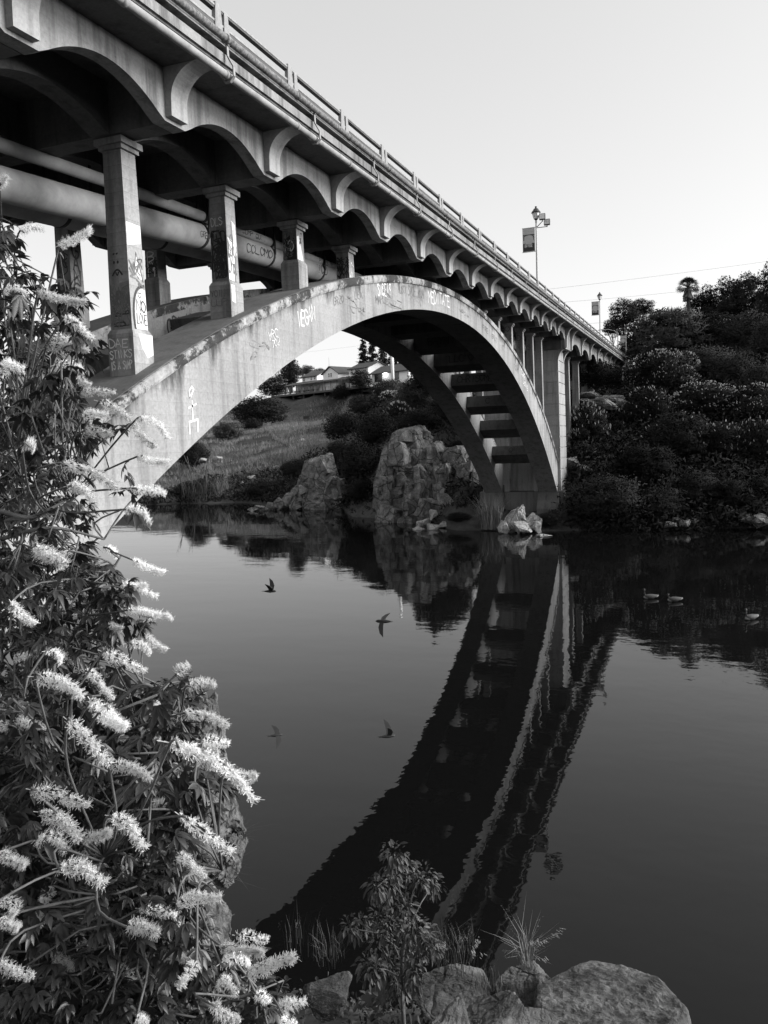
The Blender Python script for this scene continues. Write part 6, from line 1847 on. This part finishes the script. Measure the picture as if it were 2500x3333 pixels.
# ------------------------------------------------------------------ birds
def loft(mb, pts, k=10):
    """body of round sections: (centre, radius_side, radius_up) along a line"""
    V = []
    n = len(pts)
    for i, (c, rs, ru) in enumerate(pts):
        t = np.asarray(pts[min(i + 1, n - 1)][0]) - np.asarray(pts[max(i - 1, 0)][0]); t = t / np.linalg.norm(t)
        s_ = np.cross(t, [0, 0, 1.0]); s_ /= np.linalg.norm(s_); u = np.cross(s_, t)
        for j in range(k):
            th = 2 * math.pi * j / k; V.append(np.asarray(c) + s_ * rs * math.cos(th) + u * ru * math.sin(th))
    F = [(i * k + j, i * k + (j + 1) % k, (i + 1) * k + (j + 1) % k, (i + 1) * k + j) for i in range(n - 1) for j in range(k)] + [tuple(range(k))[::-1], tuple(range((n - 1) * k, n * k))]
    mb.add(V, F)
def swallow(label, dx, dy, dist, head, wing_up, span=.46):
    """small dark bird: head = horizontal heading vector, wing_up = wing angles"""
    c = PH(dx, dy, dist); h = head / np.linalg.norm(head); s_ = np.cross(h, ZV); s_ /= np.linalg.norm(s_)
    root = empty("flying_bird", c, label, "bird", "birds over the water")
    mb = MB(); loft(mb, [(c + h * x, r_, r_ * .9) for x, r_ in [(a_ * span / .36, b0 * span / .36) for a_, b0 in ((.085, .002), (.075, .010), (.06, .018), (.035, .019), (.0, .024), (-.04, .018), (-.075, .009), (-.10, .004))]], 10)
    for sg in (-1, 1):      # forked tail
        w = [c - h * .075, c - h * .085 + s_ * sg * .012, c - h * .16 + s_ * sg * .030, c - h * .11 + s_ * sg * .004]; mb.prism(w, ZV * .003)
    put("body", mb, M['bird'], root, smooth=True)
    for sg, a in ((-1, wing_up[0]), (1, wing_up[1])):
        o = c + s_ * sg * .015 + ZV * .01 + h * .02; wdir = s_ * sg * math.cos(a) + ZV * math.sin(a); hs = span / 2
        prof = [o + h * .03, o + wdir * hs * .4 + h * .045, o + wdir * hs * .75 + h * .01, o + wdir * hs - h * .06, o + wdir * hs * .62 - h * .045, o + wdir * hs * .3 - h * .035, o - h * .04]
        mb = MB(); mb.prism(prof, np.cross(h, wdir) * .005); put("wing", mb, M['bird'], root)
swallow("upper left dark bird flying low over the bright water with raised wings", 584, 1277, 14.0, CH * 1.0 + np.array([.2, -.1, 0]), (1.15, .75))
swallow("dark bird left of the pier reflection with one wing dipped towards the water", 828, 1342, 13.0, -CH * 1.0 + np.array([.2, .3, 0]), (-1.0, .25), .58)
swallow("lowest left dark bird over the grey water", 597, 1588, 13.0, CH + np.array([.3, .6, 0]), (.4, -.9), .46)
swallow("lowest right dark bird with wings raised, beside the dark bridge reflection", 838, 1590, 12.0, CH + np.array([-.1, .2, 0]), (1.2, .9), .5)

def goose(label, dx, dy, head, neck=1.0):
    r_ = ray(dx * DS, dy * DS); c = CP + r_ * (-CAMZ / r_[2]); h = head / np.linalg.norm(head)
    root = empty("goose", c, label, "goose", "geese on the water")
    mb = MB(); loft(mb, [(c + h * x + ZV * z, rs, ru) for x, z, rs, ru in ((.27, .13, .03, .03), (.22, .12, .09, .08), (.08, .10, .14, .12), (-.10, .10, .15, .12), (-.25, .13, .10, .07), (-.36, .16, .04, .025), (-.40, .17, .01, .008))], 12); body = put("body", mb, M['goose_body'], root, smooth=True)
    mb = MB(); loft(mb, [(c + h * x + ZV * z, rs, ru) for x, z, rs, ru in ((.285, .11, .02, .02), (.25, .085, .075, .06), (.16, .06, .10, .07), (.05, .05, .10, .06))], 10); put("breast", mb, M['goose_pale'], root, smooth=True)
    mb = MB(); loft(mb, [(c - h * x + ZV * z, rs, ru) for x, z, rs, ru in ((.22, .10, .03, .03), (.28, .09, .085, .05), (.36, .12, .05, .03), (.40, .15, .02, .01))], 10); put("rump", mb, M['goose_pale'], root, smooth=True)
    mb = MB(); pts = [c + h * .20 + ZV * .15, c + h * .26 + ZV * .25, c + h * .255 + ZV * .36, c + h * .27 + ZV * (.36 + .09 * neck)]
    mb.tube(smooth_path(pts, 4), [.05] + [.032] * 12, 9); t = pts[-1]
    loft(mb, [(t + h * x + ZV * z, r2, r2) for x, z, r2 in ((-.045, -.005, .012), (-.03, 0, .032), (.0, .005, .038), (.035, 0, .03), (.055, -.008, .018), (.105, -.018, .006))], 9); nk = put("neck", mb, M['goose_black'], root, smooth=True)
    for sg in (-1, 1):
        s_ = np.cross(h, ZV); mb = MB(); loft(mb, [(t + h * x + s_ * sg * .026 - ZV * .012 + ZV * z, r2, r2) for x, z, r2 in ((-.035, .0, .006), (-.02, -.01, .016), (.005, -.01, .015), (.02, -.005, .005))], 7); put("cheek_patch", mb, M['goose_pale'], nk, smooth=True)
goose("left goose of the pair swimming on the dark water at right", 1404, 1293, -CH)
goose("right goose of the pair, neck held lower, swimming behind the first", 1456, 1299, -CH, -.2)
goose("third goose near the right edge of the photo, closer to the camera", 1622, 1338, -CH + np.array([.1, -.4, 0]))
